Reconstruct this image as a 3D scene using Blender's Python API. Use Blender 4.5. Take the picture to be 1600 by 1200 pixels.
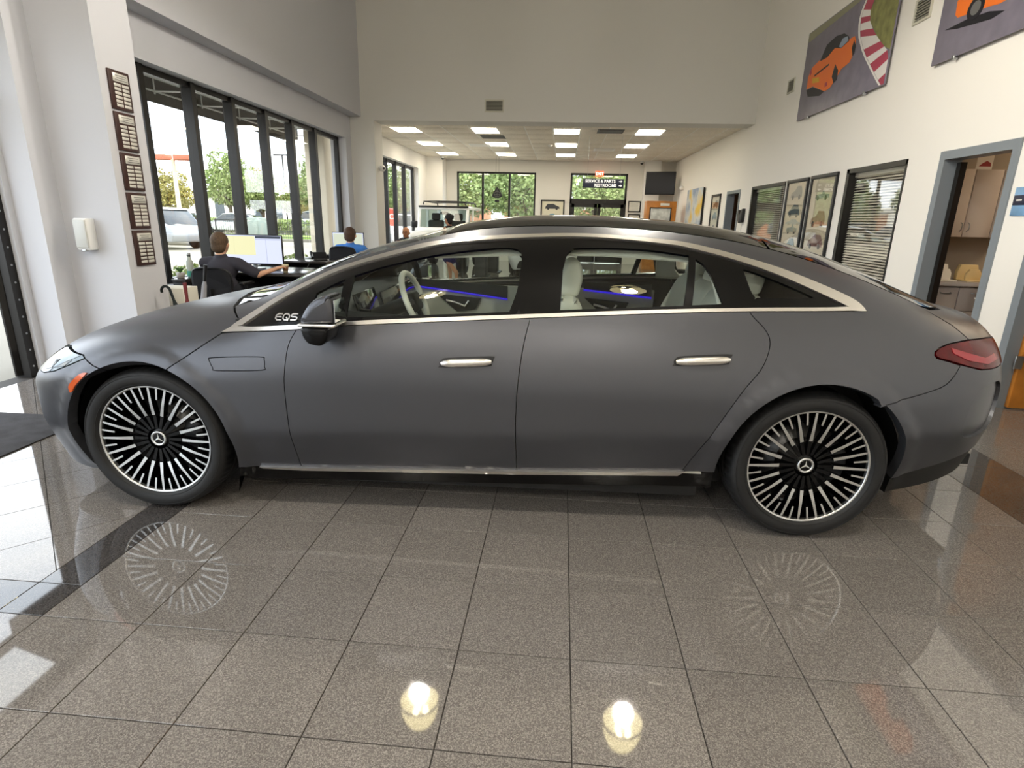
import bpy, bmesh, math, random
import numpy as np
from mathutils import Vector, Matrix, geometry

for _o in list(bpy.data.objects): bpy.data.objects.remove(_o)
SC = bpy.context.scene
COL = SC.collection
PI = math.pi
random.seed(7)

# ------------------------------------------------------------------ camera
CAM_H = 1.48
_p, _r, _y = 0.2826, 0.0233, -0.0797
_f = Vector((math.sin(_y)*math.cos(_p), math.cos(_y)*math.cos(_p), -math.sin(_p)))
_r0 = Vector((math.cos(_y), -math.sin(_y), 0)); _u0 = _r0.cross(_f)
_rt = math.cos(_r)*_r0 + math.sin(_r)*_u0; _up = -math.sin(_r)*_r0 + math.cos(_r)*_u0
cam_d = bpy.data.cameras.new('camera'); cam = bpy.data.objects.new('camera', cam_d); COL.objects.link(cam)
cam_d.sensor_fit = 'HORIZONTAL'; cam_d.sensor_width = 36.0; cam_d.lens = 887.7/1600*36.0
cam_d.clip_start = 0.05; cam_d.clip_end = 500
cam.matrix_world = Matrix(((_rt.x, _up.x, -_f.x, 0), (_rt.y, _up.y, -_f.y, 0), (_rt.z, _up.z, -_f.z, CAM_H), (0, 0, 0, 1)))
SC.camera = cam

# ------------------------------------------------------------------ world: bright overcast sky
world = bpy.data.worlds.new('sky'); SC.world = world; world.use_nodes = True
_nt = world.node_tree; _nt.nodes.clear()
_out = _nt.nodes.new('ShaderNodeOutputWorld'); _bg = _nt.nodes.new('ShaderNodeBackground')
_tc = _nt.nodes.new('ShaderNodeTexCoord'); _mp = _nt.nodes.new('ShaderNodeMapping'); _mp.inputs['Scale'].default_value = (1.2, 1.2, 5.0)
_nz = _nt.nodes.new('ShaderNodeTexNoise'); _nz.inputs['Scale'].default_value = 2.2; _nz.inputs['Detail'].default_value = 5
_cr = _nt.nodes.new('ShaderNodeValToRGB')
_cr.color_ramp.elements[0].position = .38; _cr.color_ramp.elements[0].color = (.62, .72, .84, 1)
_cr.color_ramp.elements[1].position = .62; _cr.color_ramp.elements[1].color = (.93, .97, 1.0, 1)
_nt.links.new(_tc.outputs['Generated'], _mp.inputs['Vector']); _nt.links.new(_mp.outputs['Vector'], _nz.inputs['Vector'])
_nt.links.new(_nz.outputs['Fac'], _cr.inputs['Fac']); _nt.links.new(_cr.outputs['Color'], _bg.inputs['Color'])
_bg.inputs['Strength'].default_value = 3.3
_nt.links.new(_bg.outputs['Background'], _out.inputs['Surface'])

# soft sun behind thin cloud (outside, from the back right of the building)
_sd = bpy.data.lights.new('sun', 'SUN'); _sd.energy = 3.0; _sd.angle = math.radians(25); _sd.color = (1, .96, .88)
sun = bpy.data.objects.new('sun', _sd); COL.objects.link(sun)
sun.rotation_euler = (math.radians(-18), math.radians(38), 0)

# ------------------------------------------------------------------ colour management / sampling
SC.view_settings.view_transform = 'Standard'; SC.view_settings.look = 'None'
SC.view_settings.gamma = 1.0; SC.view_settings.use_curve_mapping = False
SC.view_settings.exposure = 0.83
SC.cycles.use_denoising = True
SC.cycles.max_bounces = 10; SC.cycles.diffuse_bounces = 5; SC.cycles.glossy_bounces = 5
SC.cycles.transmission_bounces = 6; SC.cycles.transparent_max_bounces = 24
SC.cycles.sample_clamp_indirect = 6; SC.cycles.caustics_reflective = False; SC.cycles.caustics_refractive = False
SC.cycles.blur_glossy = 0.5

# ------------------------------------------------------------------ material helpers
def lin(c):
    if isinstance(c, str):
        c = c.lstrip('#'); c = [int(c[i:i+2], 16)/255 for i in (0, 2, 4)]
        return tuple(x/12.92 if x <= .04045 else ((x+.055)/1.055)**2.4 for x in c)
    return tuple(c)
MATS = {}
def mat(name, col='#808080', rough=.5, metal=0.0, spec=.5, emit=None, estr=0, coat=0, noise=None, bump=None, alpha=None, trans=0, ior=1.45, aniso=0):
    """principled material; noise=(scale, amount) varies the colour, bump=(scale, strength)"""
    if name in MATS: return MATS[name]
    m = bpy.data.materials.new(name); m.use_nodes = True; nt = m.node_tree; b = nt.nodes['Principled BSDF']
    c = lin(col); b.inputs['Base Color'].default_value = (*c, 1)
    b.inputs['Roughness'].default_value = rough; b.inputs['Metallic'].default_value = metal
    b.inputs['Specular IOR Level'].default_value = spec; b.inputs['Coat Weight'].default_value = coat
    b.inputs['Coat Roughness'].default_value = .03
    b.inputs['Transmission Weight'].default_value = trans; b.inputs['IOR'].default_value = ior
    if emit: b.inputs['Emission Color'].default_value = (*lin(emit), 1); b.inputs['Emission Strength'].default_value = estr
    if noise or bump:
        tc = nt.nodes.new('ShaderNodeTexCoord')
    if noise:
        n = nt.nodes.new('ShaderNodeTexNoise'); n.inputs['Scale'].default_value = noise[0]; n.inputs['Detail'].default_value = 6
        nt.links.new(tc.outputs['Object'], n.inputs['Vector'])
        r = nt.nodes.new('ShaderNodeValToRGB'); a = noise[1]
        r.color_ramp.elements[0].color = (*[max(0, x*(1-a)) for x in c], 1); r.color_ramp.elements[1].color = (*[min(1, x*(1+a)) for x in c], 1)
        r.color_ramp.elements[0].position = .3; r.color_ramp.elements[1].position = .7
        nt.links.new(n.outputs['Fac'], r.inputs['Fac']); nt.links.new(r.outputs['Color'], b.inputs['Base Color'])
    if bump:
        n = nt.nodes.new('ShaderNodeTexNoise'); n.inputs['Scale'].default_value = bump[0]; n.inputs['Detail'].default_value = 4
        nt.links.new(tc.outputs['Object'], n.inputs['Vector'])
        bp = nt.nodes.new('ShaderNodeBump'); bp.inputs['Strength'].default_value = bump[1]; bp.inputs['Distance'].default_value = .01
        nt.links.new(n.outputs['Fac'], bp.inputs['Height']); nt.links.new(bp.outputs['Normal'], b.inputs['Normal'])
    MATS[name] = m; return m
def glass(name, tint=(.9, .95, .93), refl=1.0, rough=0.0, ior=1.5):
    """thin pane: tinted see-through plus Fresnel mirror reflection"""
    if name in MATS: return MATS[name]
    m = bpy.data.materials.new(name); m.use_nodes = True; nt = m.node_tree; nt.nodes.clear()
    o = nt.nodes.new('ShaderNodeOutputMaterial'); mx = nt.nodes.new('ShaderNodeMixShader'); t = nt.nodes.new('ShaderNodeBsdfTransparent')
    g = nt.nodes.new('ShaderNodeBsdfGlossy'); geo = nt.nodes.new('ShaderNodeNewGeometry')
    t.inputs['Color'].default_value = (*tint, 1); g.inputs['Roughness'].default_value = rough; g.inputs['Color'].default_value = (refl, refl, refl, 1)
    dt = nt.nodes.new('ShaderNodeVectorMath'); dt.operation = 'DOT_PRODUCT'
    nt.links.new(geo.outputs['Incoming'], dt.inputs[0]); nt.links.new(geo.outputs['Normal'], dt.inputs[1])
    def mth(op, a, b):                       # Schlick reflectance, the same from both faces of the pane
        n = nt.nodes.new('ShaderNodeMath'); n.operation = op
        for i, v in enumerate((a, b)):
            if isinstance(v, (int, float)): n.inputs[i].default_value = v
            elif v is not None: nt.links.new(v, n.inputs[i])
        return n.outputs[0]
    c = mth('ABSOLUTE', dt.outputs['Value'], None); k = mth('POWER', mth('SUBTRACT', 1.0, c), 5.0); r0 = ((ior-1)/(ior+1))**2
    fr = mth('ADD', mth('MULTIPLY', k, 1-r0), r0)
    nt.links.new(fr, mx.inputs[0]); nt.links.new(t.outputs[0], mx.inputs[1]); nt.links.new(g.outputs[0], mx.inputs[2]); nt.links.new(mx.outputs[0], o.inputs['Surface'])
    MATS[name] = m; return m
def emis(name, col, s):
    return mat(name, '#222222', .5, emit=col, estr=s)

# ------------------------------------------------------------------ mesh builder
class MB:
    def __init__(s): s.v = []; s.f = []; s.m = []; s.sm = []
    def add(s, vs, fs, mi=0, smooth=False):
        k = len(s.v); s.v += [tuple(p) for p in vs]
        for f in fs: s.f.append(tuple(i+k for i in f)); s.m.append(mi); s.sm.append(smooth)
        return s
    def box(s, x0, x1, y0, y1, z0, z1, mi=0):
        x0, x1 = min(x0, x1), max(x0, x1); y0, y1 = min(y0, y1), max(y0, y1); z0, z1 = min(z0, z1), max(z0, z1)
        v = [(x0,y0,z0),(x1,y0,z0),(x1,y1,z0),(x0,y1,z0),(x0,y0,z1),(x1,y0,z1),(x1,y1,z1),(x0,y1,z1)]
        return s.add(v, [(0,3,2,1),(4,5,6,7),(0,1,5,4),(1,2,6,5),(2,3,7,6),(3,0,4,7)], mi)
    def rbox(s, x0, x1, y0, y1, z0, z1, r=.01, mi=0, seg=2):
        bm = bmesh.new(); bmesh.ops.create_cube(bm, size=1)
        for v in bm.verts: v.co = Vector(((x0+x1)/2+v.co.x*(x1-x0), (y0+y1)/2+v.co.y*(y1-y0), (z0+z1)/2+v.co.z*(z1-z0)))
        r = min(r, .49*min(abs(x1-x0), abs(y1-y0), abs(z1-z0)))
        bmesh.ops.bevel(bm, geom=bm.edges[:], offset=r, segments=seg, affect='EDGES', profile=.5)
        return s.bm(bm, mi, True)
    def bm(s, bm, mi=0, smooth=True):
        bm.verts.index_update(); s.add([v.co[:] for v in bm.verts], [[v.index for v in f.verts] for f in bm.faces], mi, smooth); bm.free(); return s
    def prism(s, poly, a0, a1, axis='y', mi=0, r=0, seg=2, smooth=False):
        """extrude a 2D polygon; axis 'y': poly=(x,z), 'x': poly=(y,z), 'z': poly=(x,y)"""
        def P(p, a): return {'y': (p[0], a, p[1]), 'x': (a, p[0], p[1]), 'z': (p[0], p[1], a)}[axis]
        n = len(poly); v = [P(p, a0) for p in poly]+[P(p, a1) for p in poly]
        f = [tuple(range(n)), tuple(range(2*n-1, n-1, -1))]+[(i, i+n, (i+1) % n+n, (i+1) % n) for i in range(n)]
        bm = bmesh.new(); bv = [bm.verts.new(p) for p in v]
        for q in f: bm.faces.new([bv[i] for i in q])
        bmesh.ops.recalc_face_normals(bm, faces=bm.faces[:])
        if r: bmesh.ops.bevel(bm, geom=bm.edges[:], offset=r, segments=seg, affect='EDGES', profile=.5)
        return s.bm(bm, mi, smooth or bool(r))
    def cyl(s, p0, p1, r0, r1=None, n=16, mi=0, caps=True, smooth=True):
        return s.tube([p0, p1], [r0, r0 if r1 is None else r1], n, mi, caps, smooth)
    def tube(s, pts, rad, n=8, mi=0, caps=True, smooth=True, closed=False):
        pts = [Vector(p) for p in pts]; m = len(pts)
        if not isinstance(rad, (list, tuple)): rad = [rad]*m
        vs = []; up = None
        for i, p in enumerate(pts):
            a = pts[(i-1) % m] if (closed or i > 0) else p; b = pts[(i+1) % m] if (closed or i < m-1) else p
            d = (b-a).normalized() if (b-a).length > 1e-9 else Vector((0, 0, 1))
            if up is None:
                up = Vector((0, 0, 1)) if abs(d.z) < .9 else Vector((1, 0, 0))
            u = up-d*up.dot(d); u = u.normalized() if u.length > 1e-6 else d.orthogonal().normalized(); up = u; w = d.cross(u)
            vs += [p+rad[i]*(math.cos(2*PI*k/n)*u+math.sin(2*PI*k/n)*w) for k in range(n)]
        fs = []
        for i in range(m if closed else m-1):
            j = (i+1) % m
            fs += [(i*n+k, i*n+(k+1) % n, j*n+(k+1) % n, j*n+k) for k in range(n)]
        s.add(vs, fs, mi, smooth)
        if caps and not closed:
            s.add(vs[:n], [tuple(range(n-1, -1, -1))], mi); s.add(vs[-n:], [tuple(range(n))], mi)
        return s
    def lathe(s, prof, n=32, axis='z', c=(0, 0, 0), mi=0, smooth=True, closed=False):
        """prof=(radius, height)"""
        vs = []
        for r, h in prof:
            for k in range(n):
                a = 2*PI*k/n; x, y = r*math.cos(a), r*math.sin(a)
                vs.append({'z': (c[0]+x, c[1]+y, c[2]+h), 'y': (c[0]+x, c[1]+h, c[2]+y), 'x': (c[0]+h, c[1]+x, c[2]+y)}[axis])
        m = len(prof); fs = []
        for i in range(m if closed else m-1):
            j = (i+1) % m
            for k in range(n):
                q = (i*n+k, i*n+(k+1) % n, j*n+(k+1) % n, j*n+k); fs.append(q)
        return s.add(vs, fs, mi, smooth)
    def ell(s, c, r, n=16, m=10, mi=0, cut=None):
        vs = []; fs = []
        for i in range(m+1):
            t = PI*i/m
            for k in range(n):
                a = 2*PI*k/n; vs.append((c[0]+r[0]*math.sin(t)*math.cos(a), c[1]+r[1]*math.sin(t)*math.sin(a), c[2]+r[2]*math.cos(t)))
        for i in range(m):
            for k in range(n): fs.append((i*n+k, (i+1)*n+k, (i+1)*n+(k+1) % n, i*n+(k+1) % n))
        return s.add(vs, fs, mi, True)
    def quad(s, a, b, c, d, mi=0): return s.add([a, b, c, d], [(0, 1, 2, 3)], mi)
    def xf(s, M, k0=0):
        s.v[k0:] = [tuple(M @ Vector(p)) for p in s.v[k0:]]; return s
    def mesh(s, name, mats):
        me = bpy.data.meshes.new(name); me.from_pydata(s.v, [], s.f)
        for m in (mats if isinstance(mats, (list, tuple)) else [mats]): me.materials.append(m)
        me.polygons.foreach_set('material_index', s.m); me.polygons.foreach_set('use_smooth', s.sm); me.update(); return me
    def build(s, name, mats, parent=None, **kw): return obj(name, s.mesh(name, mats), parent, **kw)
def obj(name, me, parent=None, loc=None, rot=None, label=None, cat=None, group=None, kind=None, autosm=False):
    o = bpy.data.objects.new(name, me); COL.objects.link(o)
    if parent: o.parent = parent
    if loc: o.location = loc
    if rot: o.rotation_euler = rot
    return tag(o, label, cat, group, kind)
def tag(o, label=None, cat=None, group=None, kind=None):
    if label: o['label'] = label
    if cat: o['category'] = cat
    if group: o['group'] = group
    if kind: o['kind'] = kind
    return o
def empty(name, loc=(0, 0, 0), rz=0, label=None, cat=None, group=None):
    o = bpy.data.objects.new(name, None); COL.objects.link(o); o.location = loc; o.rotation_euler = (0, 0, rz); o.empty_display_size = .1
    return tag(o, label, cat, group)
def children(o): return [c for c in bpy.data.objects if c.parent == o]
def copy_tree(o, parent=None):
    c = o.copy(); COL.objects.link(c); c.parent = parent
    for ch in children(o): copy_tree(ch, c)
    return c
def text(name, s, size, mt, parent=None, M=None, ext=.002, align='CENTER', bold=0.0, **kw):
    cu = bpy.data.curves.new(name, 'FONT'); cu.body = s; cu.size = size; cu.extrude = ext; cu.align_x = align; cu.align_y = 'CENTER'; cu.offset = bold
    cu.resolution_u = 3
    cu.materials.append(mt); t_ = bpy.data.objects.new(name, cu); COL.objects.link(t_); bpy.context.view_layer.update()
    me = bpy.data.meshes.new_from_object(t_.evaluated_get(bpy.context.evaluated_depsgraph_get())); bpy.data.objects.remove(t_); me.name = name
    o = obj(name, me, parent, **kw)
    if M is not None: o.matrix_local = M
    return o
def frameM(origin, xdir, ydir):
    x = Vector(xdir).normalized(); y = Vector(ydir).normalized(); z = x.cross(y)
    return Matrix(((x.x, y.x, z.x, origin[0]), (x.y, y.y, z.y, origin[1]), (x.z, y.z, z.z, origin[2]), (0, 0, 0, 1)))
# ================================================================== THE ROOM
XL, XR = -4.66, 3.80          # window wall / office wall
YB, YF = 12.94, 21.30         # wall over the opening / far wall of the back room
YN = -5.0                     # wall behind the camera
ZT, ZB = 6.2, 3.48            # ceilings
XLB = -4.80                   # left wall of the back room
m_wall = mat('wall_paint', '#e6e3de', .75, spec=.3, bump=(160, .06))
m_wallL = mat('wall_paint_left_dim', '#c8c9ce', .75, spec=.3, bump=(160, .06))  # greyer copy of the wall paint; dimmer left side put into the colour
m_wall2 = mat('wall_paint_grey', '#d6d4ce', .75, spec=.3, bump=(160, .06))
m_ceil = mat('ceiling_paint', '#d8d6cf', .85)
m_dframe = mat('bronze_frame', '#1d1b19', .35, metal=.3)
m_steel = mat('grey_frame_paint', '#7f868c', .4)
m_pane = glass('window_pane', (.95, .95, .94))
m_base = mat('baseboard', '#3b3b3c', .5)

def rect_wall(name, axis, p0, p1, a0, a1, z0, z1, holes, mt, parent=None, kind='structure'):
    """solid wall slab between p0 and p1 (thickness), spanning a0..a1 and z0..z1, with rectangular openings"""
    As = sorted(set([a0, a1]+[h[0] for h in holes]+[h[1] for h in holes])); Zs = sorted(set([z0, z1]+[h[2] for h in holes]+[h[3] for h in holes]))
    mb = MB()
    for i in range(len(As)-1):
        run = None
        for j in range(len(Zs)-1):
            ca, cz = (As[i]+As[i+1])/2, (Zs[j]+Zs[j+1])/2
            if any(h[0] < ca < h[1] and h[2] < cz < h[3] for h in holes): continue
            if axis == 'x': mb.box(p0, p1, As[i], As[i+1], Zs[j], Zs[j+1])
            else: mb.box(As[i], As[i+1], p0, p1, Zs[j], Zs[j+1])
    return mb.build(name, mt, parent, kind=kind)

# ---- floor: polished granite tiles 0.398 m, darker border bands
T = .398; TX0, TY0 = -1.497, 1.2635
def granite(name, dark, midc, light, scale=330, rough=.035):
    m = bpy.data.materials.new(name); m.use_nodes = True; nt = m.node_tree; b = nt.nodes['Principled BSDF']
    tc = nt.nodes.new('ShaderNodeTexCoord'); geo = nt.nodes.new('ShaderNodeNewGeometry')
    n1 = nt.nodes.new('ShaderNodeTexVoronoi'); n1.inputs['Scale'].default_value = scale
    n2 = nt.nodes.new('ShaderNodeTexNoise'); n2.inputs['Scale'].default_value = scale*.45; n2.inputs['Detail'].default_value = 3
    nt.links.new(geo.outputs['Position'], n1.inputs['Vector']); nt.links.new(geo.outputs['Position'], n2.inputs['Vector'])
    sep = nt.nodes.new('ShaderNodeSeparateColor'); nt.links.new(n1.outputs['Color'], sep.inputs[0])
    mx = nt.nodes.new('ShaderNodeMath'); mx.operation = 'MULTIPLY_ADD'; mx.inputs[1].default_value = .55
    nt.links.new(sep.outputs[0], mx.inputs[0]); 
    sc = nt.nodes.new('ShaderNodeMath'); sc.operation = 'MULTIPLY'; sc.inputs[1].default_value = .45
    nt.links.new(n2.outputs['Fac'], sc.inputs[0]); nt.links.new(sc.outputs[0], mx.inputs[2])
    cr = nt.nodes.new('ShaderNodeValToRGB'); e = cr.color_ramp.elements
    e[0].position = .12; e[0].color = (*lin(dark), 1); e[1].position = .85; e[1].color = (*lin(light), 1)
    k = cr.color_ramp.elements.new(.5); k.color = (*lin(midc), 1)
    nt.links.new(mx.outputs[0], cr.inputs['Fac'])
    oi = nt.nodes.new('ShaderNodeObjectInfo'); hs = nt.nodes.new('ShaderNodeHueSaturation')
    mr = nt.nodes.new('ShaderNodeMapRange'); mr.inputs['To Min'].default_value = .93; mr.inputs['To Max'].default_value = 1.07
    nt.links.new(oi.outputs['Random'], mr.inputs['Value']); nt.links.new(mr.outputs[0], hs.inputs['Value']); nt.links.new(cr.outputs['Color'], hs.inputs['Color'])
    nt.links.new(hs.outputs['Color'], b.inputs['Base Color'])
    b.inputs['Roughness'].default_value = rough; b.inputs['Specular IOR Level'].default_value = .5; b.inputs['IOR'].default_value = 1.60
    MATS[name] = m; return m
m_gran = granite('granite_grey', '#524d4a', '#6c6763', '#928c86')
m_gran_d = granite('granite_dark_band', '#2d2b2a', '#3d3a39', '#545150')
m_gran_b = granite('granite_brown_band', '#332f2b', '#48423d', '#645d56')
m_grout = mat('grout', '#35322f', .8)
m_gran_far = None
def far_floor_mat():
    m = granite('granite_grey_far', '#524d4a', '#6c6763', '#928c86'); nt = m.node_tree; b = nt.nodes['Principled BSDF']
    br = nt.nodes.new('ShaderNodeTexBrick'); br.offset = 0; br.inputs['Scale'].default_value = 1; br.inputs['Mortar Size'].default_value = .0022; br.inputs['Mortar Smooth'].default_value = 0
    br.inputs['Brick Width'].default_value = T; br.inputs['Row Height'].default_value = T
    geo = nt.nodes.new('ShaderNodeNewGeometry'); mp = nt.nodes.new('ShaderNodeMapping'); mp.inputs['Location'].default_value = (-TX0+20*T, -TY0+20*T, 0)
    nt.links.new(geo.outputs['Position'], mp.inputs['Vector']); nt.links.new(mp.outputs[0], br.inputs['Vector'])
    src = b.inputs['Base Color'].links[0].from_socket
    mix = nt.nodes.new('ShaderNodeMix'); mix.data_type = 'RGBA'; mix.inputs[7].default_value = (*lin('#35322f'), 1)
    nt.links.new(br.outputs['Fac'], mix.inputs[0]); nt.links.new(src, mix.inputs[6]); nt.links.new(mix.outputs[2], b.inputs['Base Color'])
    return m
m_gran_far = far_floor_mat()
YT0, YT1 = TY0-4*T, TY0+11*T         # rows built as single tiles
floor = empty('floor'); floor['kind'] = 'structure'
MB().box(-4.9, XR+3.3, YN, YF+.2, -.25, -.006).build('grout_bed', m_grout, floor)
mbf = MB(); mbf.box(-4.7, XR+3.2, YT1+.0015, YF+.1, -.006, 0); mbf.box(-4.7, XR+3.2, YN, YT0-.0015, -.006, 0)
mbf.box(XR, XR+3.2, YT0, YT1, -.006, 0); mbf.build('distant_tiles', m_gran_far, floor, kind='stuff')
g = .0018
def tile_mesh(w, h, mt):
    mb = MB(); b = .0012; z1 = 0
    v = [(0,0,-.006),(w,0,-.006),(w,h,-.006),(0,h,-.006),(0,0,-b),(w,0,-b),(w,h,-b),(0,h,-b),(b,b,0),(w-b,b,0),(w-b,h-b,0),(b,h-b,0)]
    f = [(0,1,5,4),(1,2,6,5),(2,3,7,6),(3,0,4,7),(4,5,9,8),(5,6,10,9),(6,7,11,10),(7,4,8,11),(8,9,10,11)]
    return mb.add(v, f).mesh('tile', mt)
XB0, XB1 = TX0-T, TX0-T-.187          # left band
me_t = tile_mesh(T-2*g, T-2*g, m_gran)
k_row = int(round((1.66-TY0)/T))       # the left band turns at this row
for i in range(-1, 10):
    for j in range(-4, 11):
        if i < 0 and False: continue
        obj('tile', me_t, floor, (TX0+i*T+g, TY0+j*T+g, 0))
for i in range(-8, -1):                # left of the band line, near rows
    for j in range(-4, 1):
        obj('tile', me_t, floor, (TX0+i*T+g, TY0+j*T+g, 0))
# left dark band: along the car (x = -2.08..-1.90) and across (y = 1.66..1.86)
yb0 = TY0+T; me_b1 = tile_mesh(.187-2*g, 2*T-2*g, m_gran_d); me_b2 = tile_mesh(2*T-2*g, .187-2*g, m_gran_d)
for k in range(5): obj('tile', me_b1, floor, (XB1+g, yb0+.187+k*2*T+g, 0))
obj('tile', tile_mesh(.187-2*g, .187-2*g, m_gran_d), floor, (XB1+g, yb0+g, 0))
for k in range(3): obj('tile', me_b2, floor, (XB1-(k+1)*2*T+g, yb0+g, 0))
# diagonal field between the band and the entrance
me_d = tile_mesh(T-2*g, T-2*g, m_gran)
def clip_tile(cx, cy):
    """45 degree tile clipped to the field rectangle"""
    h = (T-2*g)/math.sqrt(2); poly = [(cx+h, cy), (cx, cy+h), (cx-h, cy), (cx, cy-h)]
    for ax, lim, sg in ((0, XB1-g, 1), (1, yb0+.187+g, -1), (0, -4.70, -1), (1, YT1-g, 1)):
        out = []
        for a, b in zip(poly, poly[1:]+poly[:1]):
            ia, ib = sg*(lim-a[ax]) >= 0, sg*(lim-b[ax]) >= 0
            if ia: out.append(a)
            if ia != ib:
                t = (lim-a[ax])/(b[ax]-a[ax]); out.append((a[0]+t*(b[0]-a[0]), a[1]+t*(b[1]-a[1])))
        poly = out
        if len(poly) < 3: return None
    return poly
dd_ = T/math.sqrt(2)
for i in range(-14, 14):
    for j in range(-14, 14):
        cx, cy = -2.32+(i+j)*dd_, 2.45+(i-j)*dd_
        if not (-5 < cx < -1.9 and 1.6 < cy < 6): continue
        p = clip_tile(cx, cy)
        if p and len(p) >= 3:
            ar = abs(sum(a[0]*b[1]-b[0]*a[1] for a, b in zip(p, p[1:]+p[:1])))/2
            if ar < .004: continue
            MB().prism([(q[0], q[1]) for q in p], -.006, 0, 'z').build('tile', m_gran, floor)
# right: brown band then tiles
XRB0 = TX0+10*T; XRB1 = XRB0+.468
me_rb = tile_mesh(.468-2*g, 2*T-2*g, m_gran_b)
for k in range(-2, 6): obj('tile', me_rb, floor, (XRB0+g, TY0+k*2*T+g-.0, 0))
for i in range(2):
    for j in range(-4, 11): obj('tile', me_t, floor, (XRB1+i*T+g, TY0+j*T+g, 0))
MB().box(XRB1+2*T+g, XR, YT0, YT1, -.006, 0).build('tile', m_gran, floor)

# ---- left side: entrance glazing, stepped pilaster, window wall
WY0, WY1, WZ0, WZ1 = 5.50, 12.64, .62, 3.06         # long window
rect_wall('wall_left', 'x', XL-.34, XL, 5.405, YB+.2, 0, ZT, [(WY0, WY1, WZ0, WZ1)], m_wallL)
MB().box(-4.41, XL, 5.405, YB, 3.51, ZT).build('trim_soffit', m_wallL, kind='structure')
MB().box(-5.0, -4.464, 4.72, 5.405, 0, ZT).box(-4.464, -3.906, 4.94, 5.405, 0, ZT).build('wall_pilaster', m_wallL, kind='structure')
# entrance storefront (x = -4.7), glazed from the wall behind the camera to the pilaster
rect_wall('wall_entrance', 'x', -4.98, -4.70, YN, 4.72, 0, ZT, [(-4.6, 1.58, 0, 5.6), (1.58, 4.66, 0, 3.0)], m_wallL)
sf = MB()
for yy in (-4.6, -3.05, -1.5, .05, 1.52): sf.box(-4.88, -4.78, yy, yy+.06, 0, 5.6)
sf.box(-4.88, -4.78, 2.95, 3.01, 0, 3.0).box(-4.88, -4.78, -4.54, 1.52, 5.54, 5.6).box(-4.875, -4.785, -4.54, 1.52, 2.96, 3.04).box(-4.88, -4.78, 1.58, 4.58, 2.94, 3.0).box(-4.87, -4.79, 3.01, 4.58, 2.28, 2.36).box(-4.87, -4.79, -4.54, 2.95, 0, .08).box(-4.90, -4.74, 4.58, 4.66, 0, 3.0)
sfo = empty('window_2'); sfo['kind'] = 'structure'
sf.build('frame', m_dframe, sfo)
for a, b in ((-4.54, -3.05), (-2.99, -1.5), (-1.44, .05), (.11, 1.52)):
    MB().box(-4.835, -4.825, a, b, .08, 2.96).build('pane', m_pane, sfo); MB().box(-4.835, -4.825, a, b, 3.04, 5.54).build('pane', m_pane, sfo)
MB().box(-4.835, -4.825, 1.58, 2.95, .08, 2.94).build('pane', m_pane, sfo)
MB().box(-4.835, -4.825, 3.01, 4.58, 2.36, 2.94).build('pane', m_pane, sfo)
# long window: frame, mullions, panes
win1 = empty('window_1'); win1['kind'] = 'structure'
XWf = -4.84
wf = MB(); wf.box(XWf-.06, XWf+.02, WY0, WY1, WZ1-.07, WZ1).box(XWf-.06, XWf+.02, WY0, WY1, WZ0, WZ0+.06).box(XWf-.06, XWf+.02, WY0, WY0+.06, WZ0, WZ1).box(XWf-.06, XWf+.02, WY1-.09, WY1, WZ0, WZ1)
wf.build('frame', m_dframe, win1)
mull = [6.70, 7.64, 8.57, 9.52, 10.45, 11.41]
for yy in mull: MB().box(XWf-.09, XWf+.05, yy-.045, yy+.045, WZ0, WZ1).build('mullion', m_dframe, win1)
ed = [WY0+.06]+mull+[WY1-.09]
for a, b in zip(ed, ed[1:]): MB().box(XWf-.024, XWf-.014, a, b, WZ0+.06, WZ1-.07).build('pane', m_pane, win1)
MB().box(XWf+.02, XL+.03, WY0, WY1, WZ0-.03, WZ0-.002).build('window_sill', m_wall, win1)
# back room, left wall and its window
BW = (15.0, 19.5, .45, 3.02)
rect_wall('wall_back_left', 'x', XLB-.3, XLB, YB, YF+.2, 0, ZB+.3, [BW], m_wall)
win3 = empty('window_3'); win3['kind'] = 'structure'
wf = MB(); xb = XLB-.2
wf.box(xb-.04, xb+.04, BW[0], BW[1], BW[3]-.08, BW[3]).box(xb-.04, xb+.04, BW[0], BW[1], BW[2], BW[2]+.06).box(xb-.04, xb+.04, BW[0], BW[0]+.06, BW[2], BW[3]).box(xb-.04, xb+.04, BW[1]-.08, BW[1], BW[2], BW[3])
wf.build('frame', m_dframe, win3)
ml = [15.64, 16.5, 17.4, 18.4]
for yy in ml: MB().box(xb-.06, xb+.06, yy-.05, yy+.05, BW[2], BW[3]).build('mullion', m_dframe, win3)
ed = [BW[0]+.06]+ml+[BW[1]-.08]
for a, b in zip(ed, ed[1:]): MB().box(xb-.005, xb+.005, a, b, BW[2]+.06, BW[3]-.08).build('pane', m_pane, win3)

# ---- wall over the wide opening, pier at its left
rect_wall('wall_back', 'y', YB, YB+.55, -5.0, XR+.2, 0, ZT, [(-4.133, XR+.2, 0, 3.44)], m_wall2)
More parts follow.
